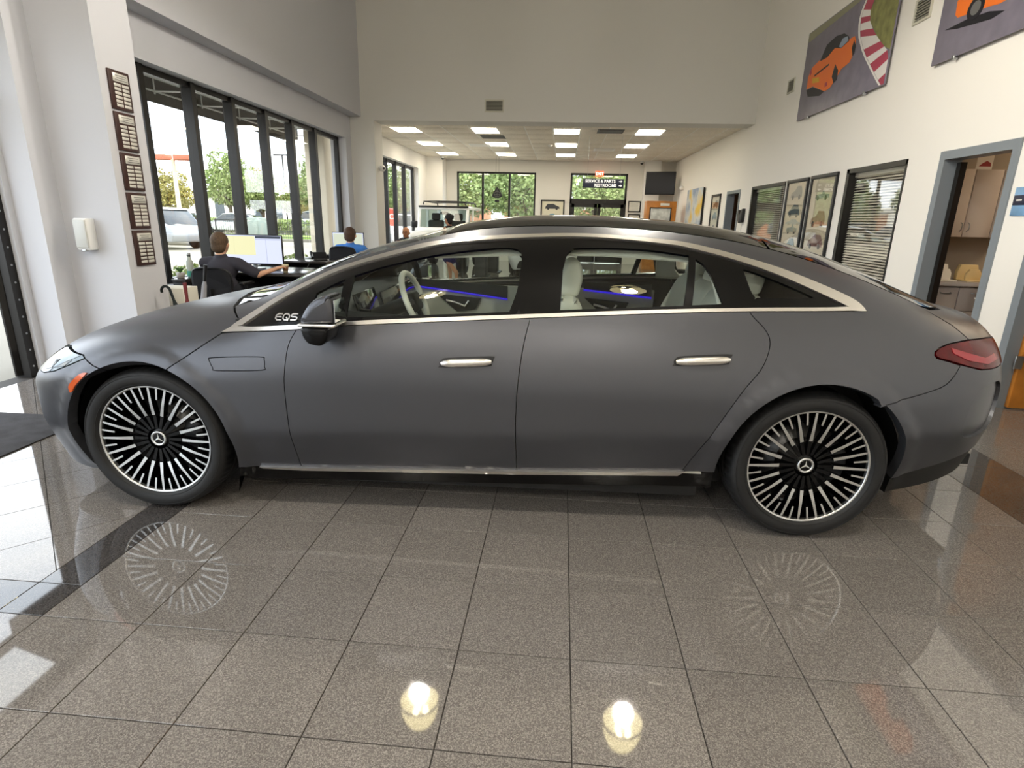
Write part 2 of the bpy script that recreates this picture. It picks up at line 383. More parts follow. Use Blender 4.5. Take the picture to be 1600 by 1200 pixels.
# ---- far wall of the back room
FW = (-3.85, -1.02, .95, 3.07); FD = (.20, 2.19, 0, 3.08)
rect_wall('wall_far', 'y', YF, YF+.25, -5.1, XR+.2, 0, ZB+.3, [FW, FD], mat('wall_paint_far_dim', '#d8d5ce', .75, spec=.3, bump=(160, .06)))  # same wall paint toned down; dimmer light on this wall baked into the colour
MB().box(XLB, -4.22, 20.6, YF, 0, ZB).build('wall_pier_far_left', m_wall, kind='structure')
MB().box(2.72, 3.24, 20.9, YF, 0, ZB).build('wall_pier_far_right', m_wall, kind='structure')
win4 = empty('window_4'); win4['kind'] = 'structure'
wf = MB(); yf = YF+.1
for (a, b, c, d) in ((FW[0], FW[1], FW[3]-.06, FW[3]), (FW[0], FW[1], FW[2], FW[2]+.06), (FW[0], FW[0]+.06, FW[2], FW[3]), (FW[1]-.06, FW[1], FW[2], FW[3])): wf.box(a, b, yf-.04, yf+.04, c, d)
wf.build('frame', m_dframe, win4)
for xx in (-2.92, -1.96): MB().box(xx-.035, xx+.035, yf-.05, yf+.05, FW[2], FW[3]).build('mullion', m_dframe, win4)
for a, b in ((FW[0]+.06, -2.955), (-2.885, -1.995), (-1.925, FW[1]-.06)): MB().box(a, b, yf-.004, yf+.004, FW[2]+.06, FW[3]-.06).build('pane', m_pane, win4)
# entrance doors of the back room with transom
dr = empty('door_1'); dr['kind'] = 'structure'
df = MB()
for (a, b, c, d) in ((FD[0], FD[1], FD[3]-.07, FD[3]), (FD[0], FD[0]+.07, 0, FD[3]), (FD[1]-.07, FD[1], 0, FD[3]), (FD[0], FD[1], 2.06, 2.22)): df.box(a, b, yf-.05, yf+.05, c, d)
df.build('frame', m_dframe, dr)
MB().box(FD[0]+.07, FD[1]-.07, yf-.004, yf+.004, 2.22, FD[3]-.07).build('pane', m_pane, dr)
for a, b in ((FD[0]+.07, 1.19), (1.20, FD[1]-.07)):
    leaf = MB()
    for (p, q, c, d) in ((a, b, 1.94, 2.06), (a, b, .02, .25), (a, a+.11, .02, 2.06), (b-.11, b, .02, 2.06)): leaf.box(p, q, yf-.03, yf+.03, c, d)
    lo = leaf.build('door_leaf', m_dframe, dr)
    MB().box(a+.11, b-.11, yf-.004, yf+.004, .25, 1.94).build('pane', m_pane, lo)
    hx = b-.15 if a < 1 else a+.15
    MB().tube([(hx, yf-.06, .85), (hx, yf-.09, .9), (hx, yf-.09, 1.2), (hx, yf-.06, 1.25)], .012).build('handle', mat('brushed_steel', '#b4b4b2', .3, metal=1), lo)

# ---- right wall (offices behind it)
RW1 = (7.12, 8.53, .80, 2.222); RW0 = (10.73, 12.56, .80, 2.21); RD1 = (5.47, 6.53, 0, 2.225); RD2 = (3.95, 5.12, 0, 2.225); RD3 = (13.34, 14.37, 0, 2.20)
rect_wall('wall_right', 'x', XR, XR+.14, YN, YF+.2, 0, ZT, [RW1, RW0, RD1, RD2, RD3], mat('wall_paint_right_lit', '#f0ece4', .75, spec=.3, bump=(160, .06)))  # same wall paint made lighter; brighter light on this side is painted in
# ---- behind the camera
rect_wall('wall_front', 'y', YN-.25, YN, -5.0, XR+.2, 0, ZT, [], m_wall)
MB().box(-5.0, XR+.2, YN-.25, YB+.1, ZT, ZT+.25).build('ceiling', m_ceil, kind='structure')

# ---- suspended ceiling of the back room: tees and mineral tiles
m_tile = mat('mineral_tile', '#e2dbcd', .9, noise=(40, .12), bump=(120, .3)); m_tee = mat('ceiling_tee', '#e9e7e0', .5)
cb = empty('ceiling_back'); cb['kind'] = 'structure'
MB().box(-5.1, XR+.2, YB+.1, YF+.2, ZB+.16, ZB+.36).build('slab', m_ceil, cb)
CX0, CW, CY0, CH = -4.168, .640, 13.25, .85
tees = MB(); 
ncol = range(-1, 13); nrow = range(0, 10)
for i in range(-1, 14):
    x = CX0+i*CW; tees.box(x-.012, x+.012, YB+.55, YF, ZB-.002, ZB+.03)
for j in range(0, 10): tees.box(XLB, XR, CY0+j*CH-.012, CY0+j*CH+.012, ZB-.001, ZB+.03)
tees.build('tee_grid', m_tee, cb)
m_panel = emis('light_panel', '#fff4dc', 9.0); m_pframe = mat('panel_frame', '#efeee8', .5)
PANELS = {(c, r) for c in (0, 3, 6, 9) for r in (1, 4, 7)}
ME = {}
for i in ncol:
    for j in nrow:
        x0, x1 = max(XLB, CX0+i*CW+.013), min(XR, CX0+(i+1)*CW-.013); y0, y1 = (max(YB+.55, CY0+j*CH+.013), min(YF, CY0+(j+1)*CH-.013))
        if x1-x0 < .05 or y1-y0 < .05 or (i, j) in PANELS: continue
        k = (round(x1-x0, 3), round(y1-y0, 3))
        if k not in ME: ME[k] = MB().rbox(0, k[0], 0, k[1], -.008, .012, .003, seg=1).mesh('ceiling_tile', m_tile)
        obj('ceiling_tile', ME[k], cb, (x0, y0, ZB+.004))
colname = ['leftmost', 'second', 'third', 'rightmost']; rown = ['front', 'middle', 'rear']
for ci, c in enumerate((0, 3, 6, 9)):
    for ri, r in enumerate((1, 4, 7)):
        x0 = CX0+c*CW; y0 = CY0+r*CH
        o = empty('ceiling_light', (x0+CW/2, y0+CH/2, ZB), 0, f'flat white ceiling light panel, {rown[ri]} row, {colname[ci]} column of the back room', 'ceiling light', 'ceiling light panels of the back room')
        MB().box(-CW/2+.013, CW/2-.013, -CH/2+.013, CH/2-.013, .0, .07).build('housing', m_pframe, o)
        MB().rbox(-CW/2+.03, CW/2-.03, -CH/2+.03, CH/2-.03, -.006, .004, .004).build('diffuser', m_panel, o)
# ================================================================== THE CAR
ya = .03267
CARP = Vector((-1.991-.90*math.sin(ya), 2.501+.90*math.cos(ya), 0))
XK = np.array([-.88,-.8,-.65,-.4,-.1,.2,.5,.65,.9,1.2,1.5,1.8,2.1,2.5,2.9,3.3,3.6,3.9,4.1,4.22,4.30,4.341])
ZK = np.array([0.575,0.693,0.803,0.903,0.983,1.041,1.119,1.197,1.297,1.383,1.461,1.5,1.511,1.498,1.457,1.368,1.262,1.141,1.075,1.047,0.966,0.825])
XN, XT, HW = -.8796, 4.3405, .963
RF, RR, WB, WZ = .425, .435, 3.21, .365
def sstep(a, b, x):
    t = np.clip((x-a)/(b-a), 0, 1); return t*t*(3-2*t)
def zc(x):
    x = np.asarray(x, float); h = np.diff(XK); dl = np.diff(ZK)/h; m = np.zeros(len(XK))
    m[1:-1] = (dl[:-1]*h[1:]+dl[1:]*h[:-1])/(h[1:]+h[:-1]); m[0] = dl[0]; m[-1] = dl[-1]
    i = np.clip(np.searchsorted(XK, x)-1, 0, len(h)-1); t = (x-XK[i])/h[i]
    return (2*t**3-3*t**2+1)*ZK[i]+(t**3-2*t**2+t)*h[i]*m[i]+(-2*t**3+3*t**2)*ZK[i+1]+(t**3-t**2)*h[i]*m[i+1]
def plan(x):
    q = np.clip((x-XN)/1.0, 0, 1); pf = (1-(1-q)**3.2)**(1/3.2); q = np.clip((XT-x)/1.5, 0, 1); return pf*(1-(1-q)**3.2)**(1/3.2)
def zs(x): return .70-.12*sstep(-.2, -.88, x)
def ab(x):
    g = sstep(.9, 2.0, x)*sstep(4.3, 3.3, x); return 2.0-.45*g, 3.1+.1*g
def theta(x, z):
    a, b = ab(x); t = np.clip((z-zs(x))/np.maximum(zc(x)-zs(x), 1e-4), 0, 1)
    return np.where(z >= zs(x), np.arcsin(np.clip(t**(a/2), 0, 1)), (z-zs(x))/.55)
def theta_y(x, y):
    a, b = ab(x); return np.arccos(np.clip((np.abs(y)/(HW*plan(x)))**(b/2), 0, 1))
def S(x, th):
    """half-width y and height z of the body at station x, section angle th"""
    a, b = ab(x); ys = HW*plan(x); z0 = zs(x); s = np.sin(np.clip(th, 0, PI/2)); c = np.cos(np.clip(th, 0, PI/2))
    yu = ys*np.clip(c, 0, 1)**(2/b); zu = z0+(zc(x)-z0)*s**(2/a)
    zl = z0+.55*np.minimum(th, 0); w = np.clip((z0-zl)/(z0-.2), 0, 1.3); cz = .445+.03*x
    k = np.clip((cz-zl)/.26, 0, 1.3); yl = ys-.022*w**2-.085*k**1.06*np.minimum(1, ys/.5)
    y = np.where(th >= 0, yu, yl); z = np.where(th >= 0, zu, zl)
    for cx, R in ((0, RF), (WB, RR)):                       # raised lips round the wheel arches
        r = np.hypot(x-cx, z-WZ); y = y+.013*sstep(R+.062, R+.045, r)*sstep(1.25, .9, th)*(z > .2)
    y = np.where((x <= XN+.0012) | (x >= XT-.0012), 0, y)
    y = np.where(th >= PI/2-1e-6, 0, y)
    return y, z
def xw(x):
    x = np.asarray(x, float)
    return np.where(x < XN+.6, XN-.6+1.2*np.sqrt(np.clip((x-XN)/.6, 0, 1)), np.where(x > XT-.6, XT+.6-1.2*np.sqrt(np.clip((XT-x)/.6, 0, 1)), x))
def xwi(w):
    w = np.asarray(w, float)
    return np.where(w < XN+.6, XN+.6*np.clip((w-XN+.6)/1.2, 0, 1)**2, np.where(w > XT-.6, XT-.6*np.clip((XT+.6-w)/1.2, 0, 1)**2, w))
TS = .62
def inpoly(P, poly):
    x, y = P[:, 0], P[:, 1]; r = np.zeros(len(P), bool); q = np.asarray(poly); x1, y1 = q[:, 0], q[:, 1]; x2, y2 = np.roll(x1, -1), np.roll(y1, -1)
    for a, b, c, d in zip(x1, y1, x2, y2):
        if b == d: continue
        cond = ((b > y) != (d > y)) & (x < (c-a)*(y-b)/(d-b)+a); r ^= cond
    return r
def smooth(pts, n=6):
    out = []; P = [Vector(p) for p in pts]
    for i in range(len(P)-1):
        p0 = P[max(i-1, 0)]; p1 = P[i]; p2 = P[i+1]; p3 = P[min(i+2, len(P)-1)]
        for k in range(n):
            t = k/n; out.append(tuple(.5*((2*p1)+(-p0+p2)*t+(2*p0-5*p1+4*p2-p3)*t*t+(-p0+3*p1-3*p2+p3)*t**3)))
    return out+[tuple(pts[-1])]
def dens(poly, d=.03):
    out = []
    for a, b in zip(poly, poly[1:]+poly[:1]):
        if a[1] > 5 and b[1] > 5: n = max(1, int(abs(a[0]-b[0])/d)); out += [(a[0]+(b[0]-a[0])*k/n, 9) for k in range(n)]; continue
        A = (a[0], float(zc(a[0])) if a[1] > 5 else a[1]); B = (b[0], float(zc(b[0])) if b[1] > 5 else b[1])
        L = math.hypot(xw(A[0])-xw(B[0]), A[1]-B[1]); n = max(1, int(L/d))
        out.append(a); out += [(A[0]+(B[0]-A[0])*k/n, A[1]+(B[1]-A[1])*k/n) for k in range(1, n)]
    return out
def inset(poly, d):
    if not d: return poly
    q = [(p[0], float(zc(p[0])) if p[1] > 5 else p[1]) for p in poly]; n = len(q); ar = sum(a[0]*b[1]-b[0]*a[1] for a, b in zip(q, q[1:]+q[:1])); sg = 1 if ar > 0 else -1
    out = []
    for i in range(n):
        if poly[i][1] > 5: out.append(poly[i]); continue
        a, p, b = q[i-1], q[i], q[(i+1) % n]
        e1 = Vector((p[0]-a[0], p[1]-a[1])); e2 = Vector((b[0]-p[0], b[1]-p[1]))
        if e1.length < 1e-7 or e2.length < 1e-7: out.append(p); continue
        n1 = Vector((-e1.y, e1.x)).normalized()*sg; n2 = Vector((-e2.y, e2.x)).normalized()*sg; m = n1+n2
        if m.length < .3: out.append(p); continue
        m = m/(m.length**2)*2; out.append((p[0]+m.x*d, p[1]+m.y*d))
    return out
def surf_pts(W, TH, off):
    x = xwi(W); y, z = S(x, TH); e = .004
    xa, xb = xwi(W-e), xwi(W+e); ya_, za = S(xa, TH); yb_, zb = S(xb, TH)
    ta, tb = np.minimum(TH, PI/2-.012)-e, np.minimum(TH, PI/2-.012)+e; yc_, zc_ = S(x, ta); yd, zd = S(x, tb)
    n = np.cross(np.stack([xb-xa, yb_-ya_, zb-za], 1), np.stack([0*x, yd-yc_, zd-zc_], 1))
    n *= np.where(n[:, 1:2]+n[:, 2:3]*.5 < 0, -1, 1); n /= np.maximum(np.linalg.norm(n, axis=1, keepdims=True), 1e-9)
    c = TH >= PI/2-1e-6; n[c, 1] = 0; n /= np.maximum(np.linalg.norm(n, axis=1, keepdims=True), 1e-9)
    P = np.stack([x, y, z], 1)
    return P+n*off, n
PATCH = {}
def patch(poly, holes=(), off=0.0, gap=.002, thick=.02, grid=.035):
    """mesh data of a trimmed piece of the body surface, left half (positive y), with turned-in edges"""
    loops = [dens(inset(list(poly), gap))]+[dens(inset(list(h), -gap)) for h in holes]
    V2 = []; E = []; L2 = []
    for lp in loops:
        A = np.array(lp); w = xw(A[:, 0]); th = np.where(A[:, 1] > 5, PI/2, theta(A[:, 0], np.minimum(A[:, 1], zc(A[:, 0]))))
        k = len(V2); q = np.stack([w, th*TS], 1); V2 += [tuple(p) for p in q]; L2.append(q); n = len(q); E += [(k+i, k+(i+1) % n) for i in range(n)]
    o = L2[0]; gx = np.arange(o[:, 0].min(), o[:, 0].max(), grid); gy = np.arange(o[:, 1].min(), o[:, 1].max(), grid)
    G = np.array([(a, b) for a in gx for b in gy])
    if len(G):
        k = inpoly(G, L2[0])
        for h in L2[1:]: k &= ~inpoly(G, h)
        G = G[k]
        B = np.concatenate(L2); 
        if len(G):
            d = np.min(np.hypot(G[:, None, 0]-B[None, :, 0], G[:, None, 1]-B[None, :, 1]), 1); G = G[d > grid*.4]
    allv = [Vector(p) for p in V2]+[Vector(p) for p in G]
    r = geometry.delaunay_2d_cdt(allv, E, [], 0, 1e-7)
    vs = np.array([v[:] for v in r[0]]); fs = np.array([f for f in r[2] if len(f) == 3])
    cen = vs[fs].mean(1); k = inpoly(cen, L2[0])
    for h in L2[1:]: k &= ~inpoly(cen, h)
    fs = fs[k]
    P, N = surf_pts(vs[:, 0], vs[:, 1]/TS, off)
    a = P[fs]; fn = np.cross(a[:, 1]-a[:, 0], a[:, 2]-a[:, 0]); flip = (fn*N[fs].mean(1)).sum(1) < 0; fs[flip] = fs[flip][:, ::-1]
    rims = []
    for q in L2:
        R, N2 = surf_pts(q[:, 0], q[:, 1]/TS, off); keep = (q[:, 1]/TS < PI/2-1e-6)
        rims.append((R, R-N2*thick, keep))
    return P, fs, rims
def panel(name, poly, mt, parent, side, holes=(), off=0.0, gap=.002, thick=.05, grid=.035, **kw):
    """side: 'L' toward the camera, 'R' far side, 'C' both halves in one mesh"""
    key = (name, round(poly[0][0], 4), round(poly[0][1], 4), len(poly), off)
    if key not in PATCH: PATCH[key] = patch(poly, holes, off, gap, thick, grid)
    P, fs, rims = PATCH[key]; mb = MB()
    for sg in ({'L': (-1,), 'R': (1,), 'C': (-1, 1)}[side]):
        Q = P*np.array([1, sg, 1]); f = fs if sg == 1 else fs[:, ::-1]
        mb.add([tuple(p) for p in Q], [tuple(t) for t in f], 0, True)
        for A, B, keep in rims:
            n = len(A); vs = [tuple(p) for p in A*np.array([1, sg, 1])]+[tuple(p) for p in B*np.array([1, sg, 1])]
            mb.add(vs, [(i, (i+1) % n, n+(i+1) % n, n+i) for i in range(n) if keep[i] or keep[(i+1) % n]], 0, False)
    me = mb.mesh(name, mt)
    if side == 'C':
        bm = bmesh.new(); bm.from_mesh(me); cv = [v for v in bm.verts if abs(v.co.y) < 1e-4]; bmesh.ops.remove_doubles(bm, verts=cv, dist=1e-4); bm.to_mesh(me); bm.free()
    return obj(name, me, parent, **kw)
def arc(cx, cz, r, a0, a1, n=28): return [(cx+r*math.cos(math.radians(a0+(a1-a0)*k/n)), cz+r*math.sin(math.radians(a0+(a1-a0)*k/n))) for k in range(n+1)]
def zy(x, y):                                              # height of the body at (x, y)
    th = theta_y(np.array([x]), np.array([y])); return float(S(np.array([x]), th)[1][0])

# --- outlines in car coordinates (x to the rear from the front axle, z up)
BELT = smooth([(.379,.922),(.767,.958),(.975,.983),(1.40,1.015),(1.867,1.045),(2.4,1.078),(2.858,1.099),(3.402,1.108)])
BELT_T = smooth([(.426,.944),(.763,.977),(.973,1.001),(1.40,1.033),(1.867,1.062),(2.4,1.094),(2.859,1.114),(3.391,1.124)])
ARCH_O = smooth([(.413,.945),(.443,.973),(.595,1.08),(.762,1.169),(.85,1.212),(.981,1.258),(1.108,1.297),(1.235,1.331),(1.33,1.355),(1.538,1.386),(1.878,1.41),(2.17,1.416),(2.521,1.396),(2.687,1.371),(2.867,1.329),(3.039,1.282),(3.234,1.211),(3.363,1.155),(3.406,1.118)])
ARCH_I = smooth([(.471,.954),(.617,1.061),(.779,1.153),(.867,1.197),(.99,1.241),(1.119,1.278),(1.339,1.335),(1.542,1.367),(1.879,1.394),(2.169,1.4),(2.516,1.376),(2.681,1.348),(2.859,1.304),(3.028,1.249),(3.22,1.171),(3.325,1.124)])
def cutx(line, x0, x1): return [p for p in line if x0 < p[0] < x1]
DF = smooth([(.768,.957),(.74,.898),(.727,.802),(.72,.712),(.72,.585),(.724,.417),(.730,.245)])
DB = smooth([(1.864,1.045),(1.837,.925),(1.817,.753),(1.811,.566),(1.815,.42),(1.820,.278)])
DR = smooth([(2.858,1.099),(2.880,1.072),(2.924,1.028),(2.946,.98),(2.937,.919),(2.903,.846),(2.82,.732),(2.691,.483),(2.622,.316)])
BOT = [(.405,.236),(.524,.243),(.73,.245),(1.82,.278),(2.622,.316),(2.777,.325)]
TAILL = smooth([(3.849,.872),(3.772,.802),(3.675,.768),(3.524,.729),(3.453,.708)])
yb_k = [(.33,.62),(.6,.545),(.85,.515),(1.1,.485),(1.33,.465),(1.6,.47),(2.0,.48),(2.5,.485),(2.87,.51),(3.05,.525),(3.23,.545),(3.6,.575),(3.75,.59)]
def yb(x): return float(np.interp(x, [k[0] for k in yb_k], [k[1] for k in yb_k]))
def border(x0, x1, n=24): return [(x0+(x1-x0)*k/n, zy(x0+(x1-x0)*k/n, yb(x0+(x1-x0)*k/n))) for k in range(n+1)]
COWL = [(.33, zy(.33,.62)), (.30, zy(.30,.50)), (.265, zy(.265,.30)), (.25, 9)]
FLAP = smooth([(.352,.812),(.375,.820),(.60,.833),(.625,.822),(.628,.79),(.612,.773),(.40,.763),(.376,.776),(.352,.812)], 3)[:-1]
HEAD = [(-.306,.795),(-.285,.785),(-.362,.752),(-.466,.711),(-.56,.690),(-.66,.684),(-.70,.70),(-.66,.768),(-.50,.799)]
def grp(t): return t
def paint(name, col, rough=.42, metal=.55, flake=.5):
    m = bpy.data.materials.new(name); m.use_nodes = True; nt = m.node_tree; b = nt.nodes['Principled BSDF']
    b.inputs['Base Color'].default_value = (*lin(col), 1); b.inputs['Roughness'].default_value = rough; b.inputs['Metallic'].default_value = metal
    n = nt.nodes.new('ShaderNodeTexNoise'); n.inputs['Scale'].default_value = 1400; tc = nt.nodes.new('ShaderNodeTexCoord'); nt.links.new(tc.outputs['Object'], n.inputs['Vector'])
    mr = nt.nodes.new('ShaderNodeMapRange'); mr.inputs['To Min'].default_value = rough-.05; mr.inputs['To Max'].default_value = rough+.06
    nt.links.new(n.outputs['Fac'], mr.inputs['Value']); nt.links.new(mr.outputs[0], b.inputs['Roughness'])
    MATS[name] = m; return m
m_paint = paint('satin_grey_paint', '#525358', .35, .70)
m_black = mat('gloss_black_trim', '#060607', .22, spec=.28)
m_matblk = mat('black_plastic', '#0d0d0e', .55)
m_chrome = mat('satin_chrome', '#e4e1dd', .28, metal=1)
m_cglass = glass('car_glass', (.80, .86, .83), ior=1.42)
m_dglass = mat('dark_roof_glass', '#0a0b0c', .04, spec=.6, coat=.5)
m_red = mat('tail_lamp_red', '#4d060b', .15, spec=.22, noise=(9, .5)); m_red2 = mat('tail_lamp_bright', '#8a1a26', .15, spec=.5); m_lens = mat('lamp_dark', '#15181a', .1, coat=.4)
m_lamp = mat('headlamp_glass', '#5d6468', .06, spec=.5, metal=.55)
m_amber = mat('amber_reflector', '#c4521a', .25, coat=.8)
m_tyre = mat('tyre_rubber', '#121213', .62, noise=(60, .15)); m_rimblk = mat('rim_gloss_black', '#050506', .25, spec=.3); m_silver = mat('machined_silver', '#d3d4d3', .34, metal=1)
m_lthr = mat('light_leather', '#dcd9ce', .55, bump=(300, .1)); m_lthr2 = mat('grey_leather', '#b4b2a7', .6); m_inner = mat('interior_dark', '#1c1d1e', .6); m_amb = emis('ambient_strip', '#3a1cff', .35)
m_scrn = mat('dash_screen', '#05060a', .08, coat=1)

def build_car(body_only=False):
    car = empty('car', CARP, ya, 'matte grey fastback sedan with multi-spoke wheels parked in the middle', 'car')
    P = lambda *a, **k: panel(*a, **k)
    # hood, windscreen, roof, rear glass, tail: one mesh each, over both halves
    hood = arc(0, WZ, RF, 68.6, 114.2)+[(-.285,.785),(-.306,.797),(-.50,.803),(-.66,.775),(-.80,9),(.25,9)]+COWL[::-1][1:]+[(.443,.973),(.413,.945),(.379,.922),(.263,.838)]
    P('hood', hood, m_paint, car, 'C')
    wsb = border(.345, 1.40)
    P('windscreen', [(.275,9),(1.40,9)]+wsb[::-1]+[(.315, zy(.315,.50)), (.285, zy(.285,.30))], m_cglass, car, 'C', off=-.004, thick=.006)
    P('cowl', [(.248,9),(.285,9),(.295,zy(.295,.30)),(.33,zy(.33,.50)),(.38,zy(.38,.60)),(.33,zy(.33,.62)),(.30,zy(.30,.50)),(.265,zy(.265,.30))], m_matblk, car, 'C', off=-.012, gap=0)
    P('roof', [(1.40,9),(3.02,9)]+border(1.40, 3.02)[::-1], m_dglass, car, 'C', thick=.02)
    P('rear_window', [(3.03,9),(3.97,9),(3.93,zy(3.93,.46)),(3.80,zy(3.80,.57))]+border(3.03, 3.75)[::-1], m_dglass, car, 'C')
    P('boot_lid', [(3.98,9),(4.298,9),(4.25,.957),(4.165,.964),(3.963,.974),(3.90,zy(3.90,.635)),(3.75,zy(3.75,.595)),(3.81,zy(3.81,.58)),(3.94,zy(3.94,.465))], m_paint, car, 'C')
    TAIL = [(3.719,.924),(3.724,.936),(3.738,.946),(3.76,.954),(3.79,.961),(3.815,.965),(3.89,.970),(3.963,.971),(4.07,.967),(4.165,.960),(4.25,.953),(4.302,9),(4.322,9),(4.25,.875),(4.19,.852),(4.116,.846),(4.05,.846),(3.982,.851),(3.915,.865),(3.851,.882),(3.79,.898),(3.745,.909),(3.727,.915)]
    tl_ = P('tail_lamp', TAIL, m_red, car, 'C', off=.004)
    VENT = smooth([(4.13,.782),(4.05,.778),(3.965,.752),(3.925,.665),(3.915,.575),(3.945,.530),(4.05,.520),(4.14,.55),(4.19,.64),(4.18,.74),(4.13,.782)], 4)[:-1]
    P('rear_bumper', TAILL[::-1]+[(3.851,.880),(3.982,.849),(4.116,.844),(4.19,.850),(4.25,.873),(4.324,9),(4.3405,.80),(4.3405,.47),(4.2,.435),(3.977,.391),(3.797,.352)]+arc(WB, WZ, RR, -8, 54.6), m_paint, car, 'C', holes=[VENT])
    for s_ in 'LR': P('bumper_outlet', VENT, m_paint, car, s_, off=-.016, gap=-.006, thick=.02, grid=.02)
    P('rear_diffuser', [(3.645,.302),(3.797,.352),(3.977,.391),(4.2,.435),(4.3405,.46),(4.32,.37),(4.164,.27),(3.861,.225),(3.66,.205)], m_matblk, car, 'C', off=-.008)
    P('front_bumper', arc(0, WZ, RF, 114.4, 209)+[(-.45,.150),(-.6,.155),(-.75,.18),(-.8796,.23),(-.8796,.56),(-.80,9),(-.665,.770),(-.70,.702),(-.66,.684),(-.56,.690),(-.466,.711),(-.362,.752),(-.285,.785)], m_paint, car, 'C')
    [P('air_intake', [(-.872,.25),(-.872,.40),(-.85,.44),(-.80,.40),(-.735,.27),(-.70,.20),(-.79,.205)], m_matblk, car, s_, off=.004) for s_ in 'LR']
    P('grille_panel', [(-.8775,.44),(-.8775,.585),(-.86,.60),(-.82,.62),(-.80,.56),(-.835,.46)], m_black, car, 'C', off=.004)
    for sd in 'LR':
        w = 'left' if sd == 'L' else 'right'
        P('headlamp', HEAD, m_lamp, car, sd, off=.003)
        fender = arc(0, WZ, RF, -17.6, 68.4)+[(.263,.836),(.379,.920)]+cutx(BELT, .38, .766)+DF+[(.524,.243)]
        P('fender', fender, m_paint, car, sd, holes=[FLAP])
        P('charge_flap', FLAP, m_paint, car, sd)
        d1 = P('front_door', DF[::-1]+cutx(BELT, .77, 1.862)+DB, m_paint, car, sd)
        d2 = P('rear_door', DB[::-1]+cutx(BELT, 1.866, 2.856)+DR, m_paint, car, sd)
        bs = DR[::-1]+cutx(BELT, 2.86, 3.41)+[p for p in ARCH_O[::-1] if p[0] > .44]+border(.335, 3.75, 60)+[(3.90,zy(3.90,.64)),(3.96,.975),(3.89,.972),(3.815,.967),(3.79,.963),(3.76,.956),(3.738,.948),(3.722,.937),(3.717,.924),(3.725,.912),(3.745,.906),(3.79,.895),(3.849,.878)]+TAILL+arc(WB, WZ, RR, 54.7, 185)[1:]
        P('body_side', bs, m_paint, car, sd)
        band = ARCH_O+[(3.414,1.104)]+BELT[::-1]
        inner = ARCH_I+BELT_T[::-1][1:-2]
        P('chrome_surround', [(.372,.921)]+ARCH_O+[(3.412,1.104)]+BELT[::-1][1:-1], m_chrome, car, sd, holes=[[(.445,.9505)]+ARCH_I+[p for p in BELT_T[::-1] if .47 < p[0] < 3.31]], off=.005, gap=.0005, thick=.02)
        # black window band with the clear openings
        G1 = [(.818,1.000),(.818,1.118),(.89,1.158),(.955,1.188),(.968,1.012)]
        G2 = [(1.000,1.018),(.992,1.203)]+smooth([(1.12,1.245),(1.34,1.300),(1.54,1.333),(1.70,1.350),(1.775,1.348),(1.808,1.332),(1.815,1.30),(1.813,1.25),(1.80,1.16),(1.768,1.066)], 3)
        G3 = [(1.995,1.080),(2.003,1.26)]+smooth([(2.02,1.325),(2.045,1.348),(2.09,1.359),(2.374,1.361),(2.610,1.337)], 3)+[(2.566,1.114)]
        G4 = [(2.632,1.325)]+smooth([(2.67,1.300),(2.70,1.25),(2.725,1.18),(2.745,1.126)], 3)+[(2.595,1.116)]
        G5 = smooth([(2.848,1.277),(2.862,1.281),(2.909,1.269),(3.05,1.218),(3.171,1.166),(3.168,1.159),(3.140,1.157),(2.905,1.155),(2.887,1.16),(2.869,1.19),(2.848,1.277)], 3)[:-1]
        P('window_band', [(.445,.951)]+ARCH_I+[p for p in BELT_T[::-1] if .47 < p[0] < 3.31], m_black, car, sd, holes=[G1, G2, G3, G4, G5], off=-.002, gap=-.004, thick=.012)
        for gl in (G1, G2, G3, G4, G5): P('side_window', gl, m_cglass, car, sd, off=-.007, gap=-.01, thick=.004)
        P('sill', [(.405,.234),(.73,.243),(1.82,.276),(2.622,.314),(2.777,.323),(2.79,.205),(1.814,.170),(.651,.142),(.385,.135)], m_black, car, sd, off=-.018, thick=.08)
        P('sill_trim', [(.515,.248),(.73,.252),(1.82,.285),(2.60,.322),(2.632,.325),(2.605,.298),(1.82,.266),(.73,.236),(.53,.240)], m_chrome, car, sd, off=.012, gap=0, thick=.02, grid=.015)
        H1 = smooth([(1.457,.835),(1.468,.85),(1.50,.858),(1.685,.870),(1.699,.862),(1.690,.842),(1.672,.831),(1.475,.820),(1.460,.824),(1.457,.835)], 3)[:-1]
        H2 = smooth([(2.522,.876),(2.533,.891),(2.566,.899),(2.757,.913),(2.771,.905),(2.762,.885),(2.742,.874),(2.540,.862),(2.525,.866),(2.522,.876)], 3)[:-1]
        P('handle_recess', H1, m_matblk, car, sd, off=.001, thick=.005, gap=-.004); P('handle_recess', H2, m_matblk, car, sd, off=.001, thick=.005, gap=-.004)
        for hx0, hz0, hx1, hz1 in ((1.462, .836, 1.694, .852), (2.527, .878, 2.766, .895)):
            ym = float(S(np.array([(hx0+hx1)/2]), theta(np.array([(hx0+hx1)/2]), np.array([(hz0+hz1)/2])))[0][0]); sg = -1 if sd == 'L' else 1
            mbh = MB(); n = 14; pts = [(hx0+(hx1-hx0)*k/n, sg*(ym+.012+.004*math.sin(PI*k/n)), hz0+(hz1-hz0)*k/n) for k in range(n+1)]; rr = [.0205*(1-abs(2*k/n-1)**6*.55) for k in range(n+1)]; k0 = len(mbh.v); mbh.tube(pts, rr, 14)
            mbh.v = [(a, sg*(ym+.012)+(b-sg*(ym+.012))*.75, c) for a, b, c in mbh.v]; mbh.build('door_handle', mat('handle_chrome', '#f0eeea', .22, metal=1), car)
        P('side_reflector', smooth([(-.350,.626),(-.352,.655),(-.325,.685),(-.275,.722),(-.238,.730),(-.262,.705),(-.31,.665),(-.335,.632),(-.350,.626)], 3)[:-1], m_amber, car, sd, off=.006, gap=0)
    return car
car = build_car()
